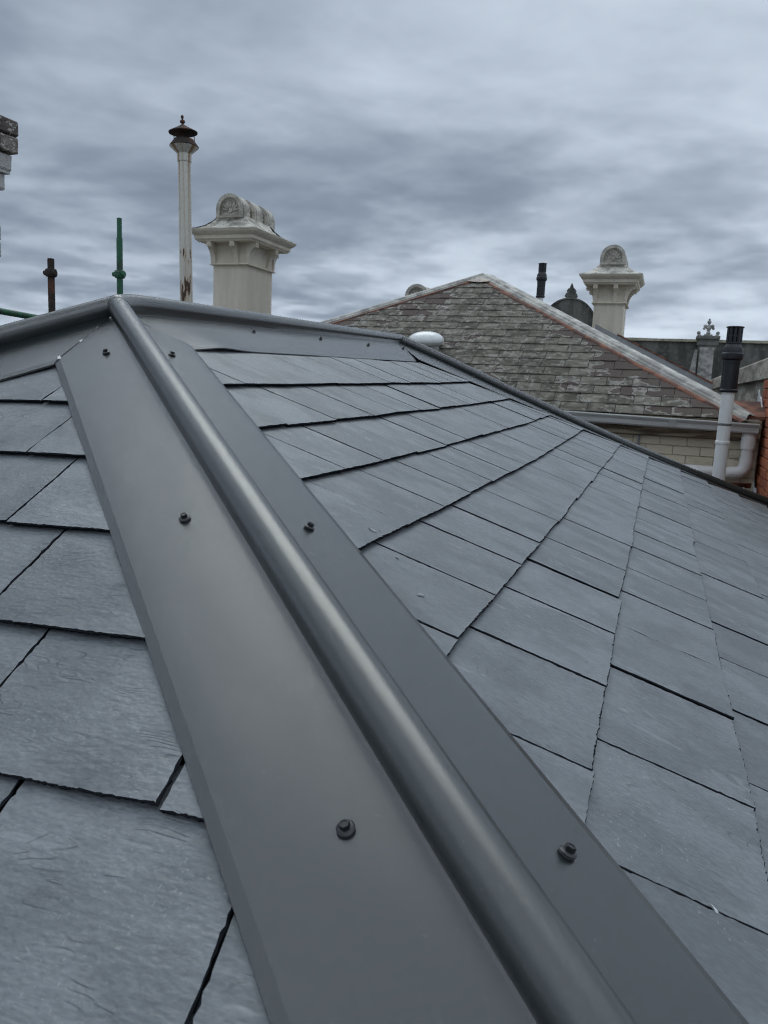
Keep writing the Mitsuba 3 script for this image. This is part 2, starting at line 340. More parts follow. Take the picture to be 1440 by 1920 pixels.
HR = np.cross(HIP, NR); HR *= np.sign(HR[0])                               # across it, in the right-hand slope
HL = np.cross(HIP, NL); HL *= np.sign(HL[1])                               # and in the left-hand slope
ROOF = 'slate_roof'
tag(ROOF, 'new grey slate hipped roof in the foreground with dark metal ridge and hip cappings', 'roof')

SLATE_T = 0.0066
def slate_mesh(outline, n_of, surf, seedv, edge_jit):
    """outline: ccw (u, d) points; n_of(u, d): height of its top face; a riven plate with chipped, undercut edges."""
    O = np.asarray(outline, float); m = len(O)
    nx, pv = np.roll(O, -1, 0), np.roll(O, 1, 0)
    t = nx - pv; t /= np.linalg.norm(t, axis=1, keepdims=True) + 1e-12
    inn = np.stack([-t[:, 1], t[:, 0]], 1)
    r = np.random.default_rng(seedv)
    k = r.random(m) ** 2.2
    top = O + inn * (0.0010 + edge_jit * 2.2 * k[:, None])
    low = O + inn * (0.0015 + 0.0020 * r.random(m)[:, None])
    poly = Polygon(top)
    if not poly.is_valid:
        top = O + inn * 0.001
    f = earcut.triangulate_float64(top, np.array([m], np.uint32)).reshape(-1, 3).astype(int)
    a = top[f[:, 0]]; b = top[f[:, 1]] - a; c_ = top[f[:, 2]] - a
    fl = b[:, 0] * c_[:, 1] - b[:, 1] * c_[:, 0] < 0; f[fl] = f[fl][:, ::-1]
    nt = n_of(O[:, 0], O[:, 1]); ntt = n_of(top[:, 0], top[:, 1])
    mid = nt - 0.0011 - 0.0022 * r.random(m) * (k > 0.12)
    P = [surf(top[:, 0], top[:, 1], ntt), surf(top[:, 0], top[:, 1], ntt), surf(O[:, 0], O[:, 1], mid), surf(low[:, 0], low[:, 1], nt - SLATE_T)]
    V = np.vstack(P)
    i = np.arange(m); j = (i + 1) % m
    F = [f]
    for s in (1, 2):
        F += [np.stack([i + (s + 1) * m, j + (s + 1) * m, j + s * m], 1), np.stack([i + (s + 1) * m, j + s * m, i + s * m], 1)]
    off = r.integers(0, 20) * 10 + 1.0, r.random() * 60
    uvt = np.stack([top[:, 0] + 3 + off[0], top[:, 1] + off[1]], 1)
    uvm = np.stack([O[:, 0] + 3 + off[0], O[:, 1] + off[1]], 1)
    if surf is SR: uvt, uvm = uvt[:, ::-1] + [off[0], 0], uvm[:, ::-1] + [off[0], 0]
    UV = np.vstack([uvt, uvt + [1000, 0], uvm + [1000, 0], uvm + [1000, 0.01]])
    return trimesh.Trimesh(W(V), np.vstack(F), process=False), UV

def jag(a, b, step, amp, r, chips=True):
    """points from a to b (b left out) with a chipped, hand-dressed wander."""
    a, b = np.asarray(a, float), np.asarray(b, float); L = np.linalg.norm(b - a); k = max(int(L / step), 2)
    t = np.linspace(0, 1, k + 1)[:-1]; d = (b - a) / L; nrm = np.array([-d[1], d[0]])
    w = amp * (r.random(k) - 0.5) + 0.7 * amp * np.sin(t * L * 31 + r.random() * 6) * r.random()
    if chips:
        w = w + (r.random(k) < 0.10) * amp * 1.6 * r.random(k)
    w[0] = 0
    t = t + (r.random(k) - 0.5) * 0.9 / k; t[0] = 0
    return a + t[:, None] * (b - a) + w[:, None] * nrm

def slate(surf, s0, s1, tail, head, clip, sk, dist, idx, orient):
    """one slate between side lines s0..s1 (at its tail), tail line function tail(s), reaching up by HEADLAP."""
    r = np.random.default_rng(1000 + idx)
    gap = 0.0008 + 0.0011 * r.random()
    d0, d1 = tail(s0) + 0.002 * r.normal(), tail(s1) + 0.002 * r.normal()
    step = 0.0045 if dist < 1.4 else (0.011 if dist < 2.6 else 0.03)
    amp = 0.0010 if dist < 2.6 else 0.0009
    up = head
    A, B = (s0 + gap, d0), (s1 - gap, d1)
    Bh, Ah = (s1 - gap - sk * up / 0.2, d1 - up), (s0 + gap - sk * up / 0.2, d0 - up)
    ring = np.vstack([jag(Ah, A, step * 1.6, amp, r), jag(A, B, step, amp, r), jag(B, Bh, step * 1.6, amp, r), jag(Bh, Ah, 0.08, 0.0005, r, False)])
    poly = Polygon(ring)
    if not poly.is_valid: poly = poly.buffer(0)
    poly = poly.intersection(clip)
    if poly.is_empty: return None
    if poly.geom_type != 'Polygon':
        poly = max([g for g in getattr(poly, 'geoms', []) if g.geom_type == 'Polygon'], key=lambda g: g.area, default=None)
    if poly is None or poly.area < 6e-4: return None
    c_ = np.asarray(poly.exterior.coords)[:-1]
    keep = np.linalg.norm(c_ - np.roll(c_, 1, 0), axis=1) > 0.0008; c_ = c_[keep]
    if np.sum(c_[:, 0] * np.roll(c_[:, 1], -1) - c_[:, 1] * np.roll(c_[:, 0], -1)) < 0: c_ = c_[::-1]
    lift, ry, cupn = 0.0007 * r.normal(), 0.004 * r.normal(), 0.02 * r.random()
    sc, dc = (s0 + s1) / 2, (d0 + d1) / 2
    def n_of(s, d):
        return lift - (0.0098 / 0.2) * (tail(s) - d) + ry * (s - sc) + cupn * ((s - sc) ** 2 - 0.005)
    if orient < 0: c_ = c_[::-1]        # the plane's (s, d) frame is left-handed seen from above
    return c_, n_of

def lay_slates(surf, tails, joints, clip, sk, cam2, idx0, right):
    out = []
    for k, (tail, js) in enumerate(zip(tails, joints)):
        for s0, s1 in zip(js[:-1], js[1:]):
            P = surf((s0 + s1) / 2, float(tail((s0 + s1) / 2)))
            dist = np.linalg.norm(P - CAM)
            g = slate(surf, s0, s1, tail, 0.262, clip, sk, dist, idx0 + k * 60 + len(out), 1)
            if g is None: continue
            out.append((k, dist, g, idx0 + k * 60 + len(out)))
    return out

# the courses of the right-hand slope: tail lines and joints
fitpts = [[(-0.141, .417), (.664, .403), (2.588, .37)], [(-.327, .617), (.365, .622), (2.666, .59)], [(-.475, .803), (.259, .830), (2.802, .817)],
          [(-.636, .995), (.128, 1.022), (2.871, 1.016)], [(-.802, 1.203), (-.113, 1.220), (3.114, 1.237)], [(-.984, 1.414), (-.247, 1.407), (3.125, 1.413)],
          [(-.746, 1.617), (.71, 1.610), (3.448, 1.621)], [(-.6, 1.805), (.87, 1.802), (2.03, 1.80)]]
def course_fn(k):
    if k < len(fitpts):
        x, y = zip(*fitpts[k]); 
        def f(s, x=x, y=y):
            return np.interp(s, np.linspace(x[0] - .6, x[2] + .9, 60), np.polyval(np.polyfit([*x, (x[1] + x[2]) / 2], [*y, (y[1] + y[2]) / 2 * .5 + .5 * np.mean(y)], 2), np.clip(np.linspace(x[0] - .6, x[2] + .9, 60), x[0] - .05, x[2] + .05)))
        return f
    return lambda s, k=k: 0.4126 + 0.2 * k + 0 * np.asarray(s, float)
NCR = 12
tailsR = [course_fn(k) for k in range(NCR)]
known = [[-.26, -.012, .25, .592, .875, 1.132, 1.397], [-.163, .105, .389, .63], [-.50, -.26, -.045, .222, .50, .755], [-.64, -.395, -.150, .085, .330, .580],
         [-.745, -.505, -.268, -.041, .259, .465], [-.883, -.624, -.374, -.141, .114, .406, .66, .90, 1.13, 1.32, 1.58, 1.80], [-.99, -.745, -.473, -.244, .0, .236, .505, .743, .987, 1.26, 1.514, 1.764, 1.99, 2.198],
         [-.87, -.624, -.375, -.114, .128, .37, .62, .885, 1.11, 1.35, 1.59, 1.82, 2.0, 2.198], [-1.0, -.75, -.50, -.25], [-1.12, -.87], [-1.25, -1.0], [-1.37, -1.12]]
jointsR = []
rj = np.random.default_rng(3)
for k in range(NCR):
    js = list(known[k])
    while js[-1] < 4.4: js.append(js[-1] + 0.247 + 0.010 * rj.normal())
    while js[0] > -2.7: js.insert(0, js[0] - 0.247 - 0.008 * rj.normal())
    jointsR.append(js)
# slope outlines: down the near hip, the far hip, the ridge
hip_u = lambda d: -(TA / TB) * CA * d
clipR = Polygon([(hip_u(-.02) + .03, -.02), (0.05, 0.0), (2.33, -.04), (2.39, .12), (2.35 + .64 * 2.9 + .03, 2.9), (hip_u(2.9) + .035, 2.9)])
hip_v = lambda d: -(TB / TA) * CB * d
clipL = Polygon([(0.02, 0.06), (hip_v(3.0) - .0 + .035, 3.0), (-hip_v(3.0) - .035, 3.0)])
tailsL = [lambda s, k=k: 0.484 + 0.2012 * k + 0.003 * np.sin(np.asarray(s, float) * 5 + k) for k in range(11)]
jointsL = []
for k in range(11):
    b = -.142 - .1262 * k
    jointsL.append(sorted([b + (.252 if i >= 0 else .270) * i + (0.006 * rj.normal() if abs(i) > 1 else 0) for i in range(-14, 18) if abs(b + .252 * i) < 2.9]))
allsl = []
# in the right slope (u, d) is left-handed seen from outside: u to the right, d towards the viewer; see flip below
allsl += [(SR, *x) for x in lay_slates(SR, tailsR, jointsR, clipR, 0.034, None, 0, True)]
allsl += [(SL, *x) for x in lay_slates(SL, tailsL, jointsL, clipL, -0.020, None, 5000, False)]
allsl = [a for a in allsl if not (a[0] is SL and (np.mean(a[3][0][:, 0]) > 0.62))]
stuff_far = []
allsl.sort(key=lambda a: a[2])
for i, (surf, k, dist, (ring, n_of), sid) in enumerate(allsl):
    msh, UV = slate_mesh(ring, n_of, surf, sid, 0.0009 if dist < 3 else 0.0007)
    # make every face look outwards
    N = W(NR) - W(np.zeros(3)) if surf is SR else W(NL) - W(np.zeros(3))
    if (np.cross(msh.vertices[msh.faces[0, 1]] - msh.vertices[msh.faces[0, 0]], msh.vertices[msh.faces[0, 2]] - msh.vertices[msh.faces[0, 0]]) @ N) < 0:
        msh = trimesh.Trimesh(msh.vertices, msh.faces[:, ::-1], process=False)
    if i < 300:
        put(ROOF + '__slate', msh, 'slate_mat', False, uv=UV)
    else:
        stuff_far.append((msh, UV))
if stuff_far:
    V = cat(*[m for m, _ in stuff_far])
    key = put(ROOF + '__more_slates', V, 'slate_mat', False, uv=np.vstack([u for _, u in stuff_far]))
    tag(key, 'further slates low down on the same slate roof', kind='stuff')
# boarding under the slates, on all four slopes
P1 = SR(2.77, -.115, -.03)
dR = lambda d, o: SR(hip_u(d) + .01, d, -.034)
eR2 = SR(2.35 + .64 * 3.1 + .05, 3.1, -.034); eL2 = SL(-hip_v(3.1), 3.1, -.034)
apex = np.array([0.0, 0.0, -.036])
hipend = SR(hip_u(3.1), 3.1, -.036)
back_far = eR2 + np.array([0.0, 2 * 3.1 * CA + .2, 0])
dk = trimesh.Trimesh(W(np.array([apex, hipend, eR2, P1, eL2, back_far, SR(2.40, .1, -.034), SL(0, 0.0, -.036)])),
                     np.array([[0, 1, 2], [0, 2, 6], [0, 6, 3], [0, 4, 1], [0, 3, 5], [0, 5, 4], [3, 6, 2], [3, 2, 5]]), process=False)
put(ROOF + '__roof_boarding', dk, 'deck_mat')

# ---- metal cappings: two legs and a half-round roll, pressed from one sheet
ROLL_R, ROLL_H = 0.0272, 0.0216
def waviness(s, w, amp, seed):
    P = np.stack([s * 2.3 + seed, w * 6 + 0 * s, 0 * s + seed], -1)
    return 1.6 * amp * (meshkit.fbm(P, 3, 4) - 0.5)
def hip_mesh(D, e1, n1, e2, n2, L, start1, start2, w1, w2, lift1=None, rows=110, seed=0.0, s_roll=-0.004):
    """capping along D from the apex: legs in the slopes (e1, n1) and (e2, n2); start(w): where each leg begins (its mitre)."""
    up = n1 + n2; up = up - D * (up @ D); up /= np.linalg.norm(up); cols = []
    t = np.linspace(0, 1, rows) ** 1.15
    def leg(e, n, start, w_out, flip):
        ws = [w_out, w_out - .0006, w_out - .013, w_out - .0138] + list(np.linspace(w_out - .03, .030, 9)) + [.0225, .019]
        hs = [-.0030, .0008, .0042, .0046] + [.0050] * 9 + [.0054, .0062]
        out = []
        for w, h in zip(ws, hs):
            s = start(w) + t * (L - start(w))
            wav = waviness(s, np.full_like(s, w), .0022, seed + (3 if flip else 0)) * np.clip((w_out - w) / .03, 0, 1) * np.clip((w - .02) / .03, 0, 1)
            hh = h + wav
            out.append(s[:, None] * D + w * e + hh[:, None] * n)
        return out
    A = leg(e1, n1, start1, w1, False)
    B = leg(e2, n2, start2, w2, True)
    side = np.cross(D, up); 
    if side @ e1 < 0: side = -side
    def ang(P):
        v = P - up * ROLL_H; return math.atan2(v @ up, v @ side)
    a0, a1 = ang(.019 * e1 + .0062 * n1), ang(.019 * e2 + .0062 * n2)
    if a1 < a0: a1 += 2 * np.pi
    if a1 < np.pi: a1 += 2 * np.pi
    # small fillet, then the roll
    R = []
    for a in np.linspace(a0, a1, 30):
        s = s_roll + t * (L - s_roll)
        q_ = up * ROLL_H + ROLL_R * (math.cos(a) * side + math.sin(a) * up)
        R.append(s[:, None] * D + q_)
    return np.stack(A + R + B[::-1], 1)

# near hip: mitred to the other hip on the left slope and to the ridge on the right slope
bL = np.array([HIP @ SL(-.039, .302), HL @ SL(-.039, .302)])          # the line v = 0 in (s, w) of the left slope
bLx = bL[0] / bL[1]
seam = np.random.default_rng(5)
def startL(w): return bLx * w + 0.004 * math.sin(w * 150) * (w > .03) - .003
sp = SR(.075, .196); bR_ = (HIP @ sp) / (HR @ sp)
def startR(w): return bR_ * w + .004
G = hip_mesh(HIP, HL, NL, HR, NR, 2.75, startL, startR, 0.1810, 0.1800, seed=1.0)
HC = ROOF + '__hip_capping'
m = grid_mesh(W(G))
put(HC, m, 'cap_metal', 28)
tag(HC, 'dark grey hip capping with a rounded roll running down the foreground')
# other hip of the hip end
D3 = np.array([-TA / TB, 1, -TA]); D3 /= np.linalg.norm(D3)
NB = np.array([0, SA, CA]); HB = np.cross(D3, NB); HB *= np.sign(HB[0]); HL3 = np.cross(D3, NL); HL3 *= np.sign(HL3[1] * -1)
bL3 = (D3 @ SL(-.039, .302)) / (HL3 @ SL(-.039, .302))
G = hip_mesh(D3, HL3, NL, HB, NB, 3.4, lambda w: bL3 * w + .0015, lambda w: .45 * w, float(HL3 @ SL(-.039, .302)) + .004, 0.18, seed=4.0, s_roll=.003)
k3 = put(HC, grid_mesh(W(G)), 'cap_metal', 28)
tag(k3, 'dark grey hip capping falling away to the left of the apex')
# ridge: measured line, a little out of true with the courses; two lengths lapped near the apex end
ridge_d = lambda u: -.030 - .048 * u + .030 * np.exp(-np.maximum(u, 0) / .07)
def ridge_edge(u): return np.interp(u, [0.0, .07, .41, 1.2, 2.43, 3.0], [.205, .195, .170, .140, .100, .085])
def ridge_part(u0, u1, lift, bulge, rows=60, roll0=None, endmit=False):
    t = np.linspace(0, 1, rows); cols = []
    def leg(back):
        out = []
        for f, h in [(1.0, -.002), (.998, .0012), (.93, .0040)] + [(x, .0048) for x in np.linspace(.85, .22, 8)] + [(.13, .0052), (.105, .0062)]:
            ua = u0 + (0.075 * f * 1.0 if (u0 < .01 and not back) else 0); ub = u1
            if endmit and not back: ub = 2.80 - (2.80 - 2.44) * f
            u = ua + t * (ub - ua); dr_ = ridge_d(u)
            if back:
                w = f * .18; P = np.stack([u, -dr_ * CA + w * CA, -dr_ * SA - w * SA], -1) + (h + lift) * NB
            else:
                d = dr_ + f * (ridge_edge(u) - dr_)
                n = h + lift - .042 * np.maximum(.41 - ridge_edge(u), 0) * np.clip((f - .4) / .6, 0, 1) + bulge * np.exp(-((u - .24) / .13) ** 2) * (np.clip((f - .45) / .55, 0, 1)) + waviness(u, np.full_like(u, f * .2), .0025, 7.0) * np.clip((1 - f) / .2, 0, 1)
                P = SR(u, d, n)
            out.append(P)
        return out
    A, B = leg(False), leg(True)[::-1]
    R = []
    for a in np.linspace(-0.42 * 1.0 + math.radians(-5), math.pi + .42 + math.radians(5), 28):
        u = (u0 if roll0 is None else roll0) + t * (u1 - (u0 if roll0 is None else roll0))
        c_ = SR(u, ridge_d(u), 0.0) + np.array([0, 0, ROLL_H])
        R.append(c_ + (ROLL_R + lift) * np.array([0, -math.cos(a), math.sin(a)]))
    return grid_mesh(W(np.stack(A + R + B, 1)))
RC = ROOF + '__ridge_capping'
put(RC, ridge_part(0.0, 0.98,   .0016, .009, roll0=-.004), 'cap_metal', 28)
tag(RC, 'first length of the grey metal ridge capping, its lower edge lifted off the slates')
k4 = put(RC, ridge_part(0.86, 2.77, 0.0, 0.0, endmit=True), 'cap_metal', 28)
tag(k4, 'farther length of the grey metal ridge capping')
# far hip
hd = np.array([-.115, .2, .5, .9, 1.3, 1.7, 2.1, 2.5, 3.1]); hn = np.array([.0287, .0172, .0053, -.0043, -.0133, -.0101, .007, .0321, .05])
t = np.linspace(-.115, 3.1, 70)
roll_c = SR(2.77 + .5 * (t + .115), t, np.interp(t, hd, np.convolve(np.pad(hn, 1, 'edge'), [.2, .6, .2], 'valid')))
rend = SR(2.77, ridge_d(2.77), 0) + np.array([0, 0, ROLL_H])
roll_c[:5] += (rend - roll_c[0]) * np.array([1, .72, .42, .18, .05])[:, None]
tang = np.gradient(roll_c, axis=0); tang /= np.linalg.norm(tang, axis=1, keepdims=True)
upv = np.array([0.10, -0.02, 1.0]); sidev = np.cross(tang, upv); sidev /= np.linalg.norm(sidev, axis=1, keepdims=True)
sidev *= np.sign(sidev[:, :1]) * -1; upn = np.cross(sidev, tang); upn *= np.sign(upn[:, 2:])
ue = 2.35 + .64 * np.maximum(t, .10); de = np.maximum(t, .10)
edge_pt = SR(ue, de, 0.0)
cols = [SR(ue, de, -.005), SR(ue + .0005, de, -.0012), SR(ue + .012, de, .002)]
inner = roll_c + sidev * (ROLL_R * .62) - upn * (ROLL_R * .66)
for f in np.linspace(.1, 1, 9): cols.append((SR(ue + .012, de, .003)) * (1 - f) + inner * f)
for a in np.linspace(-.72, math.pi + .72, 26): cols.append(roll_c + ROLL_R * (math.cos(a) * sidev + math.sin(a) * upn))
jn = trimesh.creation.icosphere(3, ROLL_R * 1.03); jn.apply_translation(rend); jn.vertices = W(jn.vertices); put(ROOF + '__ridge_end_cover', jn, 'cap_metal', True)
for c_ in cols[:12]: c_[0] = c_[0] + (SR(-.05, .003, -.001) - SR(0, 0, 0))
far_leg = roll_c - sidev * .17 - upn * .085
cols.append(far_leg)
k5 = put(HC, grid_mesh(W(np.stack(cols, 1))), 'cap_metal', 28)
tag(k5, 'dark grey hip capping at the far end of the ridge, falling to the right')
# apex: the joint cover where the three rolls meet
up_h = NR + NL; up_h = up_h - HIP * (up_h @ HIP); up_h = up_h / np.linalg.norm(up_h)
ap = trimesh.creation.icosphere(3, ROLL_R * 1.035); ap.apply_translation(up_h * ROLL_H + np.array([-.001, .0, .001]))
ap.vertices = W(ap.vertices); put(ROOF + '__apex_cover', ap, 'cap_metal', True)
tag(ROOF + '__apex_cover', 'rounded grey metal joint where the ridge and hip rolls meet')
# pressed end lap of the near hip roll over the joint
a = np.linspace(-.25, math.pi + .25, 26); sd = np.cross(HIP, up_h); sd /= np.linalg.norm(sd)
G = []
for s, r_ in [(-.006, .0262), (-.005, .0281), (.016, .0282), (.0172, .0274)]:
    G.append(s * HIP + up_h * ROLL_H + r_ * (np.cos(a)[:, None] * sd + np.sin(a)[:, None] * up_h))
put(ROOF + '__end_lap', grid_mesh(W(np.array(G))), 'cap_metal', 40)
# snipped, turned-down tabs along the sealed seam left of the apex: bare metal corners
ms = []
for d_, s_ in [(.040, .004), (.11, .003), (.19, .004), (.29, .005)]:
    c0 = SL(-.129 * d_ - .004, d_, .0085); r_ = seam.random((4, 3)) * .004 - .002
    pts = np.array([c0 + [0, -s_, 0], c0 + [0, s_, .001], c0 + [.004, 0, .004], c0 + [-.002, s_ * .4, -.003]]) + r_
    ms.append(trimesh.Trimesh(*hull(W(pts)), process=False))
for mm in ms: put(ROOF + '__seam_tab', mm, 'bare_edge')

# ---- hexagon head roofing screws with their flanged washers
def screw(P, N, key, tilt=0.0):
    r = np.random.default_rng(int(abs(P[0]) * 1e4) % 9999)
    ax = N + 0.09 * r.normal(size=3) * (1 if tilt else .4); ax /= np.linalg.norm(ax)
    w = lathe([(.0080, -.0005), (.0086, .0012), (.0074, .0026)], 26)
    f = lathe([(.0076, .0025), (.0090, .0029), (.0091, .0036), (.0078, .0046), (.0058, .0054)], 26)
    h = lathe([(.0054, .0050), (.0054, .0098), (.0049, .0106), (.0034, .0106), (.0031, .0098)], 6)
    h.apply_transform(trimesh.transformations.rotation_matrix(r.random() * 3, [0, 0, 1]))
    m = cat(w, f, h); z = ax; x = np.cross(z, [0, 1, 0]); x /= np.linalg.norm(x); R = np.stack([x, np.cross(z, x), z], 1)
    m = trimesh.Trimesh(W(m.vertices * .94 @ R.T + P), m.faces, process=False)
    put(key + '__screw', m, 'screw_metal', 30)
for s, w in [(1.681, .073), (1.097, .078), (.288, .070), (2.28, .075)]: screw(s * HIP + w * HL + .0047 * NL, NL, HC)
for s, w in [(1.758, .117), (1.143, .101), (.291, .079), (2.35, .110)]: screw(s * HIP + w * HR + .0047 * NR, NR, HC, 1)
for u, d in [(.684, .019), (1.299, -.008), (1.883, -.016), (2.50, -.040)]: screw(SR(u, d, .0050), NR, RC)
for u, d in [(2.899 - .03, .323), (3.071 - .03, .788), (3.307 - .03, 1.216), (3.584 - .03, 1.613)]:
    i = np.argmin(abs(t - d)); f = (u - ue[i] - .012) / (inner[i][0] - ue[i] - .012)
    P = SR(ue[i] + .012, de[i], .0048) * (1 - f) + inner[i] * f; screw(P, NR, k5)

# ---- chips of slate left lying about
def chip(P, surf_n, size, seed, mat='slate_mat'):
    r = np.random.default_rng(seed); a = np.sort(r.random(6) * 2 * np.pi)
    ex = np.array([1.0, 0, 0]); ex = ex - surf_n * (ex @ surf_n); ex /= np.linalg.norm(ex); ey = np.cross(surf_n, ex)
    rr = size * (0.5 + .6 * r.random(6)); st = 0.45 + .3 * r.random()
    ring = np.stack([rr * np.cos(a), st * rr * np.sin(a)], 1); q0 = r.random() * 3
    ring = ring @ np.array([[math.cos(q0), -math.sin(q0)], [math.sin(q0), math.cos(q0)]])
    pts = np.vstack([P + ring[:, :1] * ex + ring[:, 1:] * ey + surf_n * .0006, P + .75 * (ring[:, :1] * ex + ring[:, 1:] * ey) + surf_n * (.0016 + .0012 * r.random())])
    v, f = hull(W(pts))
    return trimesh.Trimesh(v, f, process=False)
chips = [(-.505, .985, .008, 'upper flake of slate lying loose beside the near hip capping, on the right slope'),
         (-.524, .978, .012, 'largest loose flake of slate beside the near hip capping, on the right slope'),
         (-.560, 1.045, .006, 'small slate chip below the two loose flakes beside the hip capping'),
         (-.665, 1.120, .010, 'lowest loose slate chip, curled, near the slate corner touching the hip capping')]
for i, (u, d, s_, lab) in enumerate(chips):
    k = int(np.argmin([abs(tailsR[j](u) - d) if tailsR[j](u) > d else 9 for j in range(NCR)]))
    n_ = -(0.0098 / .2) * (tailsR[k](u) - d)
    key = put('slate_chip', chip(SR(u, d, n_ + .0008), NR, s_, 40 + i), 'chip_stone')
    tag(key, lab, 'slate chip')
u, d = -1.003, 1.545
key = put('paint_flake', chip(SR(u, d, -.0017), NR, .008, 91), 'bare_edge')
tag(key, 'small pale flake on a slate beside the capping at the bottom right', 'flake')

# ------------------------------------------------------------------ things behind the roof
def brick_at(x0, x1, y0, y1, z0, z1, r, j=.003, ch=.004):
    m = box(x0, x1, y0, y1, z0, z1, ch); m.vertices += (r.random((len(m.vertices), 3)) - .5) * j; return m
def uvid(m, i): return np.stack([np.full(len(m.vertices), 20.0 * i + 5) + m.vertices[:, 1] * .5, m.vertices[:, 2]], 1)

# ---- brick chimney stack at the left edge, corbelled
BC = 'brick_chimney'
tag(BC, 'corbelled grey brick chimney cut off by the left edge of the picture', 'chimney')
xr, yf = 1.668, 1.920
levels = [(0.0, 1.010, 1.083), (0.002, .925, 1.004), (.025, .838, .918), (.050, .742, .822)]
r = np.random.default_rng(12); bi = 0
put(BC + '__core', cat(box(.86, xr - .17, yf + .17, yf + .60, -6, .74), box(.80, xr - .03, yf + .03, yf + .70, .93, 1.075)), 'grey_brick', uv=None)
for ins, z0, z1 in levels:
    x1, off = xr - ins, (0.5 if bi % 2 else 0.0)
    lens = [.228, .112, .228, .228, .112] if (int(z0 * 100) % 2) else [.112, .228, .228, .112, .228]
    x = x1
    for L in lens:
        m = brick_at(x - L, x, yf + ins, yf + ins + .11, z0, z1, r, .006, .007)
        put(BC + '__brick', m, 'grey_brick', uv=uvid(m, bi)); bi += 1; x -= L + .009
m = box(xr - .62, xr - .034, yf + .034, yf + .5, .822, .838); put(BC + '__mortar_ledge', m, 'grey_brick')
z = .74 - .083
while z > .12:
    ins = .084 if not (.40 < z < .52) else .068
    x = xr - ins
    for L in ((.228, .228, .228) if int(round(z * 1000 / 83)) % 2 else (.112, .228, .228, .112)):
        m = brick_at(x - L, x, yf + ins, yf + ins + .11, z, z + .074, r, .004, .006); put(BC + '__brick', m, 'grey_brick', uv=uvid(m, bi)); bi += 1; x -= L + .009
    z -= .083

# ---- scaffold standards
SP = 'scaffold_pole'
def coupler(P, r0):
    a = lathe([(r0 + .012, -.03), (r0 + .016, -.026), (r0 + .016, .026), (r0 + .012, .03)], 20, P)
    b = box(P[0] - .045, P[0] + .045, P[1] - .028, P[1] + .028, P[2] - .020, P[2] + .020, .006)
    c_ = tube((P[0] - .01, P[1] - .055, P[2]), (P[0] - .01, P[1] + .055, P[2]), .020, 12)
    return cat(a, b, c_)
B0 = np.array([3.468, 3.362, 0]); G0 = np.array([3.80, 2.963, 0])
put(SP + '__tube', tube(B0 + [0, 0, -6], B0 + [0, 0, .70], .0265), 'rusty_iron', 30)
put(SP + '__coupler', coupler(B0 + [0, 0, .60], .0265), 'rusty_iron', 30)
put(SP + '__coupler', coupler(B0 + [0, 0, .235], .0265), 'rusty_iron', 30)
put(SP + '__spigot', box(B0[0] - .02, B0[0] + .02, B0[1] - .02, B0[1] + .02, .70, .712, .004), 'rusty_iron')
tag(SP, 'rusty brown upright scaffold tube with a coupler near its top', 'scaffold pole')
k = SP + '_001'
put(k + '__tube', tube(G0 + [0, 0, -6], G0 + [0, 0, .92], .0245), 'green_paint', 30)
put(k + '__spigot', tube(G0 + [0, 0, .92], G0 + [0, 0, 1.075], .0195), 'green_paint', 30)
put(k + '__coupler', coupler(G0 + [0, 0, .635], .0245), 'green_paint', 30)
tag(k, 'green upright scaffold tube with a spigot end behind the roof apex', 'scaffold pole')
put('scaffold_ledger', tube((2.2, 3.402, .285), (3.66, 3.402, .228), .0242), 'green_paint', 30)
tag('scaffold_ledger', 'green horizontal scaffold tube low at the left edge beside the brown upright', 'scaffold tube')

# ---- old white iron flue
FL = 'iron_flue'
tag(FL, 'tall white painted iron flue with rust streaks and a dark conical cowl', 'flue')
fb, ft = np.array([4.944, 3.085, .499]), np.array([4.930, 3.106, 1.88]); ax = (ft - fb) / np.linalg.norm(ft - fb)
def lathe_uv(prof, seg, base, axis):
    m = lathe(prof, seg, base, axis, cap=False); n = len(prof)
    uv = np.stack([np.tile(np.arange(seg) / seg, n), np.repeat([p[1] for p in prof], seg)], 1); return m, uv
m, uv = lathe_uv([(.060, -6.4), (.060, 0), (.059, 1.382)], 40, fb, ax)
# seam of the uv circle is closed by shared vertices, so the texture uses cos and sin of the angle only
put(FL + '__pipe', m, 'flue_paint', True, uv=uv)
tp = fb + ax * 1.382
m, uv = lathe_uv([(.064, -.07), (.066, -.06), (.066, .0), (.060, .005)], 36, tp, ax); put(FL + '__socket', m, 'flue_paint', True, uv=uv)
put(FL + '__lower_cowl', lathe([(.062, 0), (.132, .062), (.134, .068), (.088, .128), (.07, .131)], 36, tp, ax), 'rusty_iron', 30)
m, uv = lathe_uv([(.063, -.001), (.1335, .0615)], 36, tp, ax)
put(FL + '__cowl_underside', m, 'flue_paint', True, uv=uv)
put(FL + '__cap', lathe([(.03, .178), (.131, .184), (.133, .191), (.072, .224), (.020, .254)], 36, tp + [0, 0, .0], ax + [.0, .05, 0]), 'rusty_iron', 30)
put(FL + '__finial', lathe([(.010, .246), (.010, .266), (.024, .278), (.023, .292), (.009, .302), (.008, .312), (.015, .324), (.011, .336), (.004, .343)], 18, tp, ax + [.0, .05, 0]), 'rusty_iron', 40)
for dx, dy in ((-.05, .075), (.04, -.085), (.075, .04)):
    put(FL + '__stay', tube(tp + [dx, dy, .112], tp + [dx, dy + .01, .19], .004, 8), 'rusty_iron')

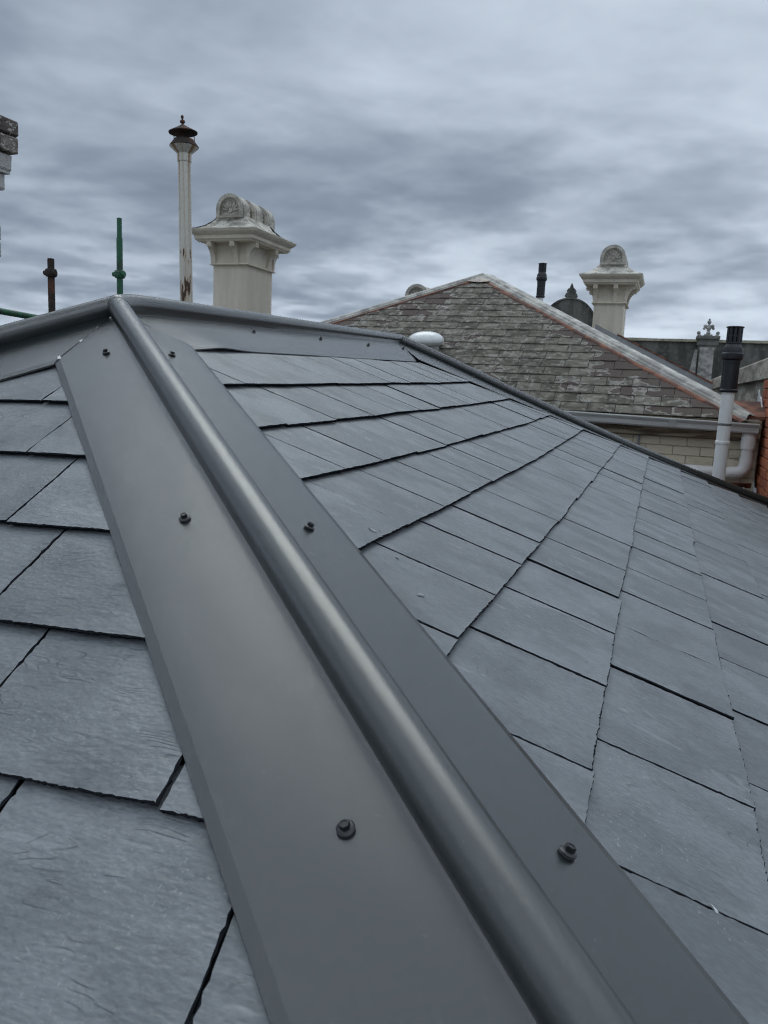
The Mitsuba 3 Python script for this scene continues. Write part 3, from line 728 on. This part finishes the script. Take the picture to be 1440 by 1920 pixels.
# ---- rendered chimneys with a bracketed cornice and three arched pots
def arch(w, hs, n=22):
    r_ = w / 2; a = np.linspace(0, np.pi, n)
    return Polygon([(-r_, 0), (r_, 0)] + [(r_ * math.cos(x), hs + r_ * math.sin(x)) for x in a])
def chimney(key, x0, y0, w1, w2, zs, label, full=True, s=1.0):
    """x0, y0: near right-hand corner of the shaft; w1 along y, w2 along x; zs: z of the string course; s: overall scale of the head."""
    x1, y1 = x0 + w2, y0 + w1; R4 = (x0, x1, y0, y1)
    tag(key, label, 'chimney', None)
    S = lambda L: [(o * s, zs + z * s) for o, z in L]
    put(key + '__shaft', ring_loft(R4, [(0, -6)] + S([(0, -.012)])), 'cream_render')
    put(key + '__string_course', ring_loft(R4, S([(.0, -.012), (.030, -.006), (.052, .004), (.050, .012), (.018, .022), (.018, .03)])), 'cream_render')
    put(key + '__frieze', ring_loft(R4, S([(.0, .03), (.0, .37)])), 'cream_render')
    put(key + '__cornice', ring_loft(R4, S([(.03, .36), (.20, .362), (.215, .385), (.235, .40), (.238, .455), (.262, .470), (.300, .505), (.318, .535), (.322, .545)])), 'cream_render')
    # brackets
    prof = Polygon([(0, 0), (.035, 0), (.042, .06), (.06, .14), (.095, .21), (.14, .255), (.145, .262), (.19, .262), (.19, .345), (0, .345)])
    prof = affinity.scale(prof, s, s, origin=(0, 0)); bw = .085 * s
    def br(face, c_):
        if face == 'x0': O, X, = (x0, c_ + bw / 2, zs + .02 * s), (-1, 0, 0)
        if face == 'x1': O, X, = (x1, c_ - bw / 2, zs + .02 * s), (1, 0, 0)
        if face == 'y0': O, X, = (c_ - bw / 2, y0, zs + .02 * s), (0, -1, 0)
        if face == 'y1': O, X, = (c_ + bw / 2, y1, zs + .02 * s), (0, 1, 0)
        b = extrude(prof, bw, O, X, (0, 0, 1))
        c0 = np.array(O) + np.cross(X, (0, 0, 1)) * bw / 2 + np.array(X) * .192 * s + np.array([0, 0, .305 * s])
        return cat(b, tube(c0, c0 + np.array(X) * .012 * s, .016 * s, 10), box(*np.ravel(list(zip(np.minimum(c0 - np.abs(np.cross(X, (0, 0, 1))) * bw * .62 - [0, 0, .047 * s], c0 - np.array(X) * .02 * s), np.maximum(c0 + np.abs(np.cross(X, (0, 0, 1))) * bw * .62 + [0, 0, .047 * s], c0 - np.array(X) * .19 * s)))))) if False else cat(b, tube(c0, c0 + np.array(X) * .012 * s, .016 * s, 10))
    mrg = .10 * s
    for f, c_ in [('x0', y0 + mrg), ('x0', y1 - mrg), ('y0', x0 + mrg), ('y0', x1 - mrg)] + ([('x1', y0 + mrg), ('x1', y1 - mrg), ('y1', x0 + mrg), ('y1', x1 - mrg)] if full else []):
        put(key + '__bracket', br(f, c_), 'cream_render')
    # weathered flaunching
    ztop = zs + .545 * s
    lv = [(.322, .545), (.316, .556), (.22, .585), (.11, .64), (.03, .71), (-.03, .79)]
    fl = ring_loft(R4, S(lv)).subdivide().subdivide()
    fl.vertices += 0.03 * s * (meshkit.fbm(fl.vertices * 5, 3, 3) - .5)[:, None] * np.array([.6, .6, 1]) * (fl.vertices[:, 2:] > ztop + .02)
    put(key + '__flaunching', fl, 'lichen_cement', 35)
    wd, hs, th = .50 * s, .135 * s, .235 * s; yc = (y0 + y1) / 2; zb = zs + .77 * s
    for i in range(3):
        xc = x0 - .02 * s + i * (w2 + .22 * s - th) / 1.98
        pk = numbered(key + '__chimney_pot')
        hole = affinity.translate(affinity.scale(arch(wd * .74, hs * .75), 1, 1, origin=(0, 0)), 0, .035 * s)
        pl = arch(wd, hs).difference(hole)
        scene[pk] = ply(cat(extrude(pl, .035 * s, (xc, yc, zb), (0, -1, 0), (0, 0, 1)), extrude(arch(wd * .99, hs), th - .03 * s, (xc + th, yc, zb), (0, -1, 0), (0, 0, 1))), 'pot_cement', 30)
        # palmette carved in the front
        pet = []
        for a in np.radians([8, 32, 58, 90, 122, 148, 172]):
            e = affinity.translate(affinity.rotate(affinity.scale(Point(0, 0).buffer(1, 8), .055 * s, .017 * s), a, use_radians=True, origin=(0, 0)), .105 * s * math.cos(a), .125 * s + .105 * s * math.sin(a))
            pet.append(extrude(e, .022 * s, (xc + .037 * s - .002, yc, zb), (0, -1, 0), (0, 0, 1)))
        pet.append(extrude(affinity.scale(Point(0, 0).buffer(1, 10), .035 * s, .035 * s), .024 * s, (xc + .037 * s - .002, yc, zb + .12 * s), (0, -1, 0), (0, 0, 1)))
        # carved pieces stand on the recessed face and look towards the viewer
        put(pk + '__palmette', cat(*pet), 'pot_cement')
chimney('chimney', 10.46, 5.55, .647, .92, 1.741, 'large cream chimney with bracketed cornice and three arched pots beside the white flue')
chimney('chimney_001', 15.40, -.378, .60, .92, 1.690, 'smaller cream chimney with bracketed cornice behind the right slope of the old slate roof', s=1.0)
chimney('chimney_002', 14.0, 3.31, .60, .92, .735, 'arched chimney top just showing over the left hip of the old slate roof')

# ---- the neighbouring house
NH = 'neighbouring_house'
tag(NH, 'neighbouring house with mottled old slate roof, pale gutter and cream brick wall', 'house')
XE, ZE = 5.985, -.325
AP = np.array([8.821, 1.09, 1.306]); ER = np.array([XE, -2.06, ZE]); EL = np.array([XE, 4.67, ZE])
PT = math.atan2(AP[2] - ZE, AP[0] - XE); cp, sp_ = math.cos(PT), math.sin(PT); NN = np.array([-sp_, 0, cp])
def SN(a, b, n=0.0):
    a, b, n = np.broadcast_arrays(np.asarray(a, float), b, n)
    return np.stack([XE + b * cp, a, ZE + b * sp_], -1) + n[..., None] * NN
SLEN = (AP[2] - ZE) / sp_
tri = Polygon([(ER[1], 0), (EL[1], 0), (AP[1], SLEN)])
gg, ww = .172, .252; r = np.random.default_rng(21)
k = 0; si = 0; ns = []
while k * gg < SLEN:
    b0, b1 = k * gg - .012, k * gg + gg + .05
    a = -2.3 + (0 if k % 2 else ww / 2) + .01 * r.normal()
    while a < 4.8:
        w_ = ww + .008 * r.normal(); jb = .003 * r.normal(2)
        q_ = Polygon([(a + .002, b0 + jb[0 % 1] if False else b0 + .003 * r.normal()), (a + w_ - .002, b0 + .003 * r.normal()), (a + w_ - .002, b1), (a + .002, b1)]).intersection(tri)
        a += w_
        if q_.is_empty or q_.geom_type != 'Polygon' or q_.area < .002: continue
        ns.append((q_, b0, k))
    k += 1
RF = NH + '__roof'
rp = np.array([AP, ER, EL, [14, AP[1], AP[2]], [14, ER[1], ER[2]], [14, EL[1], EL[2]]]); rp[:3] -= .02 * NN; rp[3:, 2] -= .02
put(RF, trimesh.Trimesh(rp, np.array([[0, 2, 1], [0, 1, 4], [0, 4, 3], [0, 3, 5], [0, 5, 2]]), process=False), 'deck_mat')
for i, (q_, b0, kk) in enumerate(ns):
    c_ = np.asarray(q_.exterior.coords)[:-1]
    if not q_.exterior.is_ccw: c_ = c_[::-1]
    m = len(c_); r2 = np.random.default_rng(300 + i); li, ry = .0015 * r2.normal(), .006 * r2.normal()
    nt = lambda c_: .012 + li - .045 * (c_[:, 1] - b0) + ry * (c_[:, 0] - c_[:, 0].mean())
    ctr = c_.mean(0); top = c_ + (ctr - c_) * .012
    V = np.vstack([SN(top[:, 0], top[:, 1], nt(c_)), SN(c_[:, 0], c_[:, 1], nt(c_) - .002), SN(c_[:, 0], c_[:, 1], nt(c_) - .009)])
    f = earcut.triangulate_float64(top, np.array([m], np.uint32)).reshape(-1, 3).astype(int)
    ar = np.cross(V[f[:, 1]] - V[f[:, 0]], V[f[:, 2]] - V[f[:, 0]]) @ NN; f[ar < 0] = f[ar < 0][:, ::-1]
    ii = np.arange(m); jj = (ii + 1) % m; F = [f]
    for s_ in (0, 1): F += [np.stack([ii + s_ * m, jj + (s_ + 1) * m, jj + s_ * m], 1), np.stack([ii + s_ * m, ii + (s_ + 1) * m, jj + (s_ + 1) * m], 1)]
    ms_ = trimesh.Trimesh(V, np.vstack(F), process=False)
    uv = np.stack([np.full(len(V), 20.0 * i + 6.0) + V[:, 1] * .5, V[:, 2]], 1)
    put(RF + '__slate', ms_, 'old_slate', uv=uv)
# hip flashings: a folded wing on each side and a small roll, a rusty fillet below
def flashing(A, B, inward, key, wid, fw):
    D = (B - A); L = np.linalg.norm(D); D = D / L; t = np.linspace(0, 1, 60)
    r = np.random.default_rng(int(abs(B[1]) * 100))
    wob = .012 * (meshkit.fbm(np.stack([t * 9, 0 * t + B[1], 0 * t], -1), 3, 2) - .5)
    cen = A + t[:, None] * (B - A); up = np.array([0, 0, 1.0])
    cols, uvs = [], []
    for w, n, v in [(wid, .012, 0.0), (wid - .01, .020, .03), (wid * .6, .026, .3), (.035, .034, .6)]:
        cols.append(cen + inward * (w + wob[:, None] * (w > .06)) + NN * n); uvs.append(np.stack([t * L, 0 * t + v], 1))
    for a in np.linspace(0.1, math.pi, 9):
        cols.append(cen + inward * .024 * math.cos(a) + up * (.036 + .018 * math.sin(a))); uvs.append(np.stack([t * L, 0 * t + .8], 1))
    cols.append(cen - inward * .16 - up * .02); uvs.append(np.stack([t * L, 0 * t + .9], 1))
    put(key, grid_mesh(np.stack(cols, 1)), 'old_flashing', True, uv=np.stack(uvs, 1).reshape(-1, 2))
    wb2 = .035 * (meshkit.fbm(np.stack([t * 14, 0 * t + B[1] + 4, 0 * t], -1), 3, 3) - .4)
    fil = [cen + inward * (wid - .012) + NN * .017, cen + inward * (wid + fw * (.012 + np.maximum(wb2, -.01)[:, None])) + NN * .020, cen + inward * (wid + fw * (.024 + np.maximum(wb2, -.01)[:, None] * 1.3)) + NN * .008]
    put(key + '__rusty_fillet', grid_mesh(np.stack(fil, 1)), 'rust_sheet', 30)
inr = np.cross(NN, ER - AP); inr /= np.linalg.norm(inr); inr *= np.sign(inr[1])
inl = np.cross(NN, EL - AP); inl /= np.linalg.norm(inl); inl *= -np.sign(inl[1])
flashing(AP, ER, inr, NH + '__hip_flashing', .066, 1.2)
tag(NH + '__hip_flashing', 'white galvanised hip flashing with a rusty lower edge, falling to the right')
flashing(AP, EL, inl, NH + '__hip_flashing_001', .055, .5); counts[NH + '__hip_flashing'] = 2
tag(NH + '__hip_flashing_001', 'pale hip flashing falling to the left behind the metal ridge')
capm = cat(trimesh.Trimesh(*hull(np.vstack([AP + NN * .03 + inr * .0, AP + NN * .035 + (ER - AP) / np.linalg.norm(ER - AP) * .26 + inr * .05, AP + NN * .035 + (EL - AP) / np.linalg.norm(EL - AP) * .26 + inl * .05, AP + SN(0, -.24) - SN(0, 0) + NN * .03, AP + [.1, 0, .04]])), process=False))
put(NH + '__apex_cap', capm, 'old_flashing', 30); tag(NH + '__apex_cap', 'white lead cap on the apex of the old slate roof')
# gutter (an open moulded trough), fascia, wall of cream bricks
gz = lambda y: ZE - .004 - .017 * (-.448 - y)
ys = np.array([5.2, 2.0, -.4, -1.42, -2.135])
def trough(prof):
    return grid_mesh(np.stack([np.stack([np.full(len(ys), px), ys, gz(ys) + pz], 1) for px, pz in prof], 1))
gp = [(5.985, .0), (5.985, -.080), (5.905, -.085), (5.893, -.072), (5.888, -.035), (5.872, -.015), (5.868, -.002), (5.872, .006), (5.880, .006), (5.884, -.002), (5.897, -.035), (5.902, -.072), (5.975, -.074), (5.976, .0), (5.985, .0)]
put(NH + '__gutter', trough(gp), 'gutter_paint', 30); tag(NH + '__gutter', 'pale grey moulded gutter along the eave of the old slate roof')
for y in (-1.42,):
    q_ = trimesh.Trimesh(*hull([(px - .003, y + dy, gz(y) + pz - .001) for px, pz in gp[1:8] for dy in (-.03, .03)]), process=False); put(NH + '__gutter__joint', q_, 'gutter_paint')
q_ = trimesh.Trimesh(*hull([(px, -2.135 + dy, gz(-2.135) + pz) for px, pz in gp[:9] for dy in (-.004, .0)]), process=False); put(NH + '__gutter__stop_end', q_, 'gutter_paint')
put(NH + '__fascia_board', box(6.0, 6.03, -2.17, 5.2, -.505, -.33, .003), 'dirty_fascia')
put(NH + '__wall', box(6.085, 6.4, -2.17, 5.2, -6, -.34), 'cream_mortar')
r = np.random.default_rng(9); bi = 0
for row in range(10):
    z0 = -.595 - row * .0845; y = -2.165 + (0.0 if row % 2 else .12)
    if row % 2 == 0:
        m = brick_at(6.072, 6.1, -2.165, -2.165 + .11, z0, z0 + .077, r, .002, .003); put(NH + '__wall__brick', m, 'cream_brick', uv=uvid(m, 500 + bi)); bi += 1
    while y < .6:
        m = brick_at(6.072 + .002 * r.random(), 6.1, y, y + .232, z0, z0 + .077, r, .002, .003)
        put(NH + '__wall__brick', m, 'cream_brick', uv=uvid(m, 500 + bi)); bi += 1; y += .240
put(NH + '__conduit', cat(tube((6.055, -1.14, -.50), (6.055, -1.14, -1.6), .011, 10)), 'zinc_grey', 30)
# downpipe from the gutter outlet, turned along the foot of the wall
rr = .052
put(NH + '__downpipe', pipe_path([(5.98, -2.075, -.44), (5.98, -2.075, -.60), (5.98, -2.075, -.70), (5.98, -2.070, -.735), (5.98, -2.055, -.770), (5.98, -2.03, -.792), (5.98, -1.99, -.803), (5.98, -1.93, -.806), (5.98, -1.5, -.806), (5.98, -.6, -.80)], rr), 'white_plastic', 40)
tag(NH + '__downpipe', 'white plastic downpipe bent along the foot of the cream wall')
put(NH + '__downpipe__collar', lathe([(rr + .002, 0), (rr + .011, .003), (rr + .011, .115), (rr + .006, .125), (rr + .006, .15)], 22, (5.98, -2.075, -.585)), 'white_plastic', 30)
put(NH + '__downpipe__elbow', pipe_path([(5.98, -2.075, -.665), (5.98, -2.075, -.70), (5.98, -2.070, -.735), (5.98, -2.055, -.770), (5.98, -2.03, -.792), (5.98, -1.99, -.803), (5.98, -1.94, -.806)], rr + .005), 'white_plastic', 40)

# ---- skylight dome on the old slate roof
DM = 'skylight_dome'
dc = np.array([6.95, 1.265, 0.0]); dc[2] = ZE + (dc[0] - XE) * math.tan(PT) + .13
d = lathe([(.150, -.062), (.182, -.044), (.199, -.022), (.203, -.004), (.197, .020), (.178, .046), (.145, .069), (.098, .086), (.05, .094), (.0, .096)], 40, dc, (-.12, 0, 1), cap=False)
put(DM + '__dome', d, 'dome_plastic', 40)
put(DM + '__collar', lathe([(.150, -.22), (.150, -.06), (.17, -.055)], 32, dc, (-.12, 0, 1)), 'grey_stone', 30)
tag(DM, 'white plastic skylight dome on the old slate roof, seen over the metal ridge', 'skylight')

# ---- white vent pipes with black cowls
def vent(key, base, top, rp_, label, s=1.0):
    tag(key, label, 'vent pipe')
    b, z = np.array(base, float), lambda v: top - v * s
    put(key + '__pipe', tube(b, (b[0], b[1], z(.40)), rp_), 'white_plastic', 30)
    if s > .9:
        put(key + '__coupling', lathe([(rp_, 0), (rp_ + .006, .004), (rp_ + .006, .022), (rp_, .026)], 24, (b[0], b[1], z(.875))), 'white_plastic', 30)
        put(key + '__seal_ring', lathe([(rp_, 0), (rp_ + .004, .003), (rp_ + .004, .016), (rp_, .019)], 24, (b[0], b[1], z(.735))), 'grey_seal', 30)
    put(key + '__sleeve', lathe([(.060, 0), (.066, .008), (.066, .018), (.060, .024), (.059, .20), (.062, .215), (.062, .235), (.074, .245), (.077, .255), (.077, .285), (.071, .292), (.069, .325), (.056, .345), (.052, .352)] if s > 0 else 0, 30, (b[0], b[1], z(.505 - .02))), 'black_plastic', 30)
    z0 = z(.135)
    slots = [tube((b[0] + .044 * math.cos(a), b[1] + .044 * math.sin(a), z0 + .01), (b[0] + .044 * math.cos(a), b[1] + .044 * math.sin(a), z(.012)), .0125, 8) for a in np.arange(10) * math.pi / 5]
    put(key + '__cowl', cat(lathe([(.052, 0), (.054, .012), (.050, .018)], 28, (b[0], b[1], z0)), lathe([(.049, 0), (.049, .010)], 28, (b[0], b[1], z0 + .06)), lathe([(.030, 0), (.030, .10)], 16, (b[0], b[1], z0 + .01)), lathe([(.050, 0), (.063, .004), (.063, .010), (.05, .014)], 28, (b[0], b[1], z(.014))), *slots), 'black_plastic', 30)
vent('vent_pipe', (4.757, -1.778, -1.7), .385, .0475, 'tall white vent pipe with a black cowl near the red brick wall')
vent('vent_pipe_001', (10.13, .514, -1.0), 1.681, .045, 'distant vent pipe with a black cowl behind the old slate roof apex')

# ---- party wall at the right: red brick, then cream render, a cement coping on top
PW = 'party_wall'
tag(PW, 'red brick party wall with weathered cement coping at the right edge', 'wall')
put(PW + '__wall', box(3.2, 6.50, -2.55, -2.215, -6, .05), 'red_mortar')
put(PW + '__rendered_wall', box(6.505, 20, -2.55, -2.25, -6, .05), 'coping_cement')
tag(PW + '__rendered_wall', 'stained cream render beyond the red bricks')
cop = ring_loft((3.2, 20, -2.60, -2.215), [(0, .052), (.02, .056), (.02, .235), (.0, .255)]); cop = cop.subdivide()
put(PW + '__coping', cop, 'coping_cement')
r = np.random.default_rng(33); bi = 0
for row in range(20):
    z0 = -.035 - row * .0855; x = 6.50 - (.0 if row % 2 else .118)
    if row % 2 == 0:
        m = brick_at(6.39, 6.50, -2.22, -2.2 + .004 * r.random(), z0, z0 + .076, r, .003, .004); put(PW + '__wall__brick', m, 'red_brick', uv=uvid(m, 900 + bi)); bi += 1
    while x > 4.9:
        m = brick_at(x - .23, x - .0, -2.22, -2.200 + .006 * r.random(), z0, z0 + .076, r, .003, .004)
        put(PW + '__wall__brick', m, 'red_brick', uv=uvid(m, 900 + bi)); bi += 1; x -= .240
def flap(pts, thick, key, label):
    P = np.asarray(pts, float); N = np.array([0, 1.0, 0]); rr_ = np.random.default_rng(len(P) + int(abs(P[0, 2]) * 100))
    P = P + N * (rr_.random((len(P), 1)) * .02)
    put(key, trimesh.Trimesh(*hull(np.vstack([P, P + N * thick])), process=False), 'lead')
    tag(key, label, 'lead flashing')
flap([(6.64, -2.195, -.045), (6.52, -2.195, -.06), (6.45, -2.195, -.16), (6.60, -2.195, -.175)], .012, 'lead_flap', 'upper silver lead flap beside the rusty tray, just below the coping')
flap([(6.36, -2.19, -.11), (6.28, -2.19, -.13), (6.16, -2.19, -.24), (6.24, -2.19, -.26)], .012, 'lead_flap_001', 'lower silver lead flap beside the rusty tray, on the red bricks')
flap([(6.20, -2.19, -.80), (6.11, -2.19, -.83), (6.03, -2.19, -.95), (6.12, -2.19, -.97)], .012, 'lead_flap_002', 'pale peeling lead flap on the red bricks beside the downpipe elbow')
flap([(6.03, -2.19, -.93), (5.96, -2.19, -.92), (5.85, -2.19, -1.02), (5.93, -2.19, -1.05)], .012, 'lead_flap_003', 'lowest pale lead flap on the red bricks, near the new roof')
# rusty tray between the old roof and the party wall, and the floor of the gap below
tr = trimesh.Trimesh(*hull([(6.02, -1.90, -.318), (6.02, -2.195, -.318), (6.02, -1.90, -.29), (6.02, -2.195, -.29), (6.30, -1.95, -.158), (6.30, -2.195, -.158), (6.45, -1.97, -.16), (6.45, -2.195, -.16)]), process=False)
put('rusty_tray', tr, 'rust_sheet'); tag('rusty_tray', 'rust red metal tray above the gutter end, beside the party wall', 'metal tray')
put('valley_floor', box(4.2, 6.08, -2.2, 3.0, -1.32, -1.28), 'deck_mat'); tag('valley_floor', 'dark box gutter floor in the gap between the two roofs', kind='structure')
rs = trimesh.Trimesh(*hull([(5.5, -1.78, -.86), (5.7, -2.08, -.87), (5.55, -2.10, -.845), (5.4, -1.85, -.84), (5.45, -1.8, -.89), (5.65, -2.1, -.90)]), process=False)
put('rusty_scrap', rs, 'rust_sheet'); tag('rusty_scrap', 'dark red rusty metal scrap at the foot of the white vent pipe', 'metal scrap')
ws = trimesh.Trimesh(*hull([(5.3, -1.86, -.93), (5.3, -2.02, -.92), (5.5, -2.04, -.88), (5.5, -1.9, -.885), (5.3, -1.86, -1.25), (5.3, -2.02, -1.25), (5.5, -1.95, -1.25)]), process=False)
put('cement_block', ws, 'grey_stone'); tag('cement_block', 'grey cement block behind the far hip, below the red brick wall', 'cement block')

# ---- rear roof glimpsed beyond the right hip
RR = 'rear_roof'
tag(RR, 'grey sloping rear roof verge with a rusty edge below the smaller chimney', 'roof')
A, B = np.array([11.25, -.20, .93]), np.array([11.25, -2.0, .07])
def slab(A, B, t0, t1, dx0, dx1):
    return trimesh.Trimesh(*hull([P + [dx, 0, z] for P in (A, B) for dx in (dx0, dx1) for z in (t0, t1)]), process=False)
put(RR + '__verge_capping', slab(A, B, -.12, .0, 0, 3), 'zinc_grey')
put(RR + '__rusty_edge', slab(A + [0, -.35, -.167], B, .002, .026, -.01, .12), 'rust_sheet')
put(RR + '__gable_wall', extrude(Polygon([(-.25, -5.0), (2.0, -5.0), (2.0, -.06), (.2, .80), (-.25, .60)]), .2, (11.30, 0, 0), (0, -1, 0), (0, 0, 1)), 'cream_render')

# ---- street parapet seen from behind, with an arched pediment and a pier finial
PP = 'street_parapet'
tag(PP, 'dark sooty parapet seen from behind with arched pediment and finial topped pier', 'parapet')
put(PP + '__wall', box(18.0, 18.32, -7.5, 2.6, -6, 1.13), 'sooty_cement')
tp_ = box(17.94, 18.38, -7.5, .40, 1.132, 1.19).subdivide().subdivide().subdivide().subdivide()
tp_.vertices[:, 2] += .035 * (meshkit.fbm(tp_.vertices * [3, 6, 3], 3, 4) - .5) * (tp_.vertices[:, 2] > 1.15)
put(PP + '__moulding', tp_, 'mossy_top')
a = np.linspace(0, math.pi, 40)
ped = Polygon([(-.60, 0), (.60, 0)] + [(.60 * math.cos(x), .60 * math.sin(x)) for x in a])
yc, zc = 1.02, 1.47
put(PP + '__pediment', cat(extrude(ped, .30, (18.31, yc, zc), (0, -1, 0), (0, 0, 1)), box(18.01, 18.31, yc - .60, yc + .60, 1.0, zc)), 'sooty_cement', 30)
rim = Polygon([(.635 * math.cos(x), .635 * math.sin(x)) for x in a] + [(.602 * math.cos(x), .602 * math.sin(x)) for x in a[::-1]])
put(PP + '__pediment__rim', extrude(rim, .36, (18.34, yc, zc), (0, -1, 0), (0, 0, 1)), 'sooty_cement', 30)
leaf = Polygon([(-.14, 0), (.14, 0), (.13, .07), (.17, .10), (.14, .17), (.105, .19), (.12, .24), (.085, .29), (.05, .30), (.03, .36), (0, .43), (-.03, .36), (-.05, .30), (-.085, .29), (-.12, .24), (-.105, .19), (-.14, .17), (-.17, .10), (-.13, .07)])
put(PP + '__pediment_finial', cat(extrude(affinity.scale(leaf, .9, .95, origin=(0, 0)), .14, (18.22, yc - .0, zc + .58), (0, -1, 0), (0, 0, 1)), box(18.05, 18.3, yc - .15, yc + .15, zc + .50, zc + .60, .01)), 'sooty_cement')
py = -2.14
put(PP + '__pier', cat(box(17.86, 18.4, py - .20, py + .20, -.5, 1.19), box(17.82, 18.44, py - .25, py + .25, 1.19, 1.27, .01), box(17.84, 18.42, py - .23, py + .23, 1.05, 1.12, .01)), 'sooty_cement')
put(PP + '__pier__front', box(17.80, 17.855, py - .15, py + .16, -.4, 1.00, .01), 'grey_stone')
put(PP + '__pier__buttress', trimesh.Trimesh(*hull([(17.84, py + .2, .95), (17.84, py + .26, .95), (17.84, py + .2, -.2), (17.84, py + .42, -.2), (18.0, py + .2, .95), (18.0, py + .26, .95), (18.0, py + .2, -.2), (18.0, py + .42, -.2)]), process=False), 'grey_stone')
def ball(y, z, r_, x=18.12):
    b = trimesh.creation.icosphere(2, r_); b.apply_translation((x, y, z)); return b
fin = [box(18.0, 18.25, py - .12, py + .12, 1.30, 1.36, .01), lathe([(.05, 0), (.07, .04), (.04, .08), (.06, .14), (.09, .19), (.05, .25), (.035, .29)], 14, (18.12, py, 1.36)), ball(py, 1.72, .06), ball(py - .10, 1.60, .055), ball(py + .10, 1.60, .055), ball(py - .13, 1.53, .04), ball(py + .13, 1.53, .04),
       tube((18.12, py - .12, 1.56), (18.12, py + .12, 1.56), .028, 8), tube((18.12, py, 1.6), (18.12, py, 1.76), .02, 8), ball(py, 1.80, .03)]
for sy in (-1, 1):
    fin += [ball(py + sy * .27, 1.40, .055), tube((18.12, py + sy * .22, 1.3), (18.12, py + sy * .27, 1.4), .03, 8), ball(py + sy * .25, 1.33, .05)]
fin = cat(*fin); fin.vertices = (fin.vertices - [18.12, py, 1.30]) * .76 + [18.12, py, 1.27]
put(PP + '__pier_finial', fin, 'grey_stone', 40)

# ------------------------------------------------------------------ ground
g = trimesh.creation.box(extents=(1200, 1200, .2)); g.apply_translation((0, 0, -6.1))
put('ground', g, 'ground_mat'); tag('ground', 'grey ground far below the roofs', kind='structure')
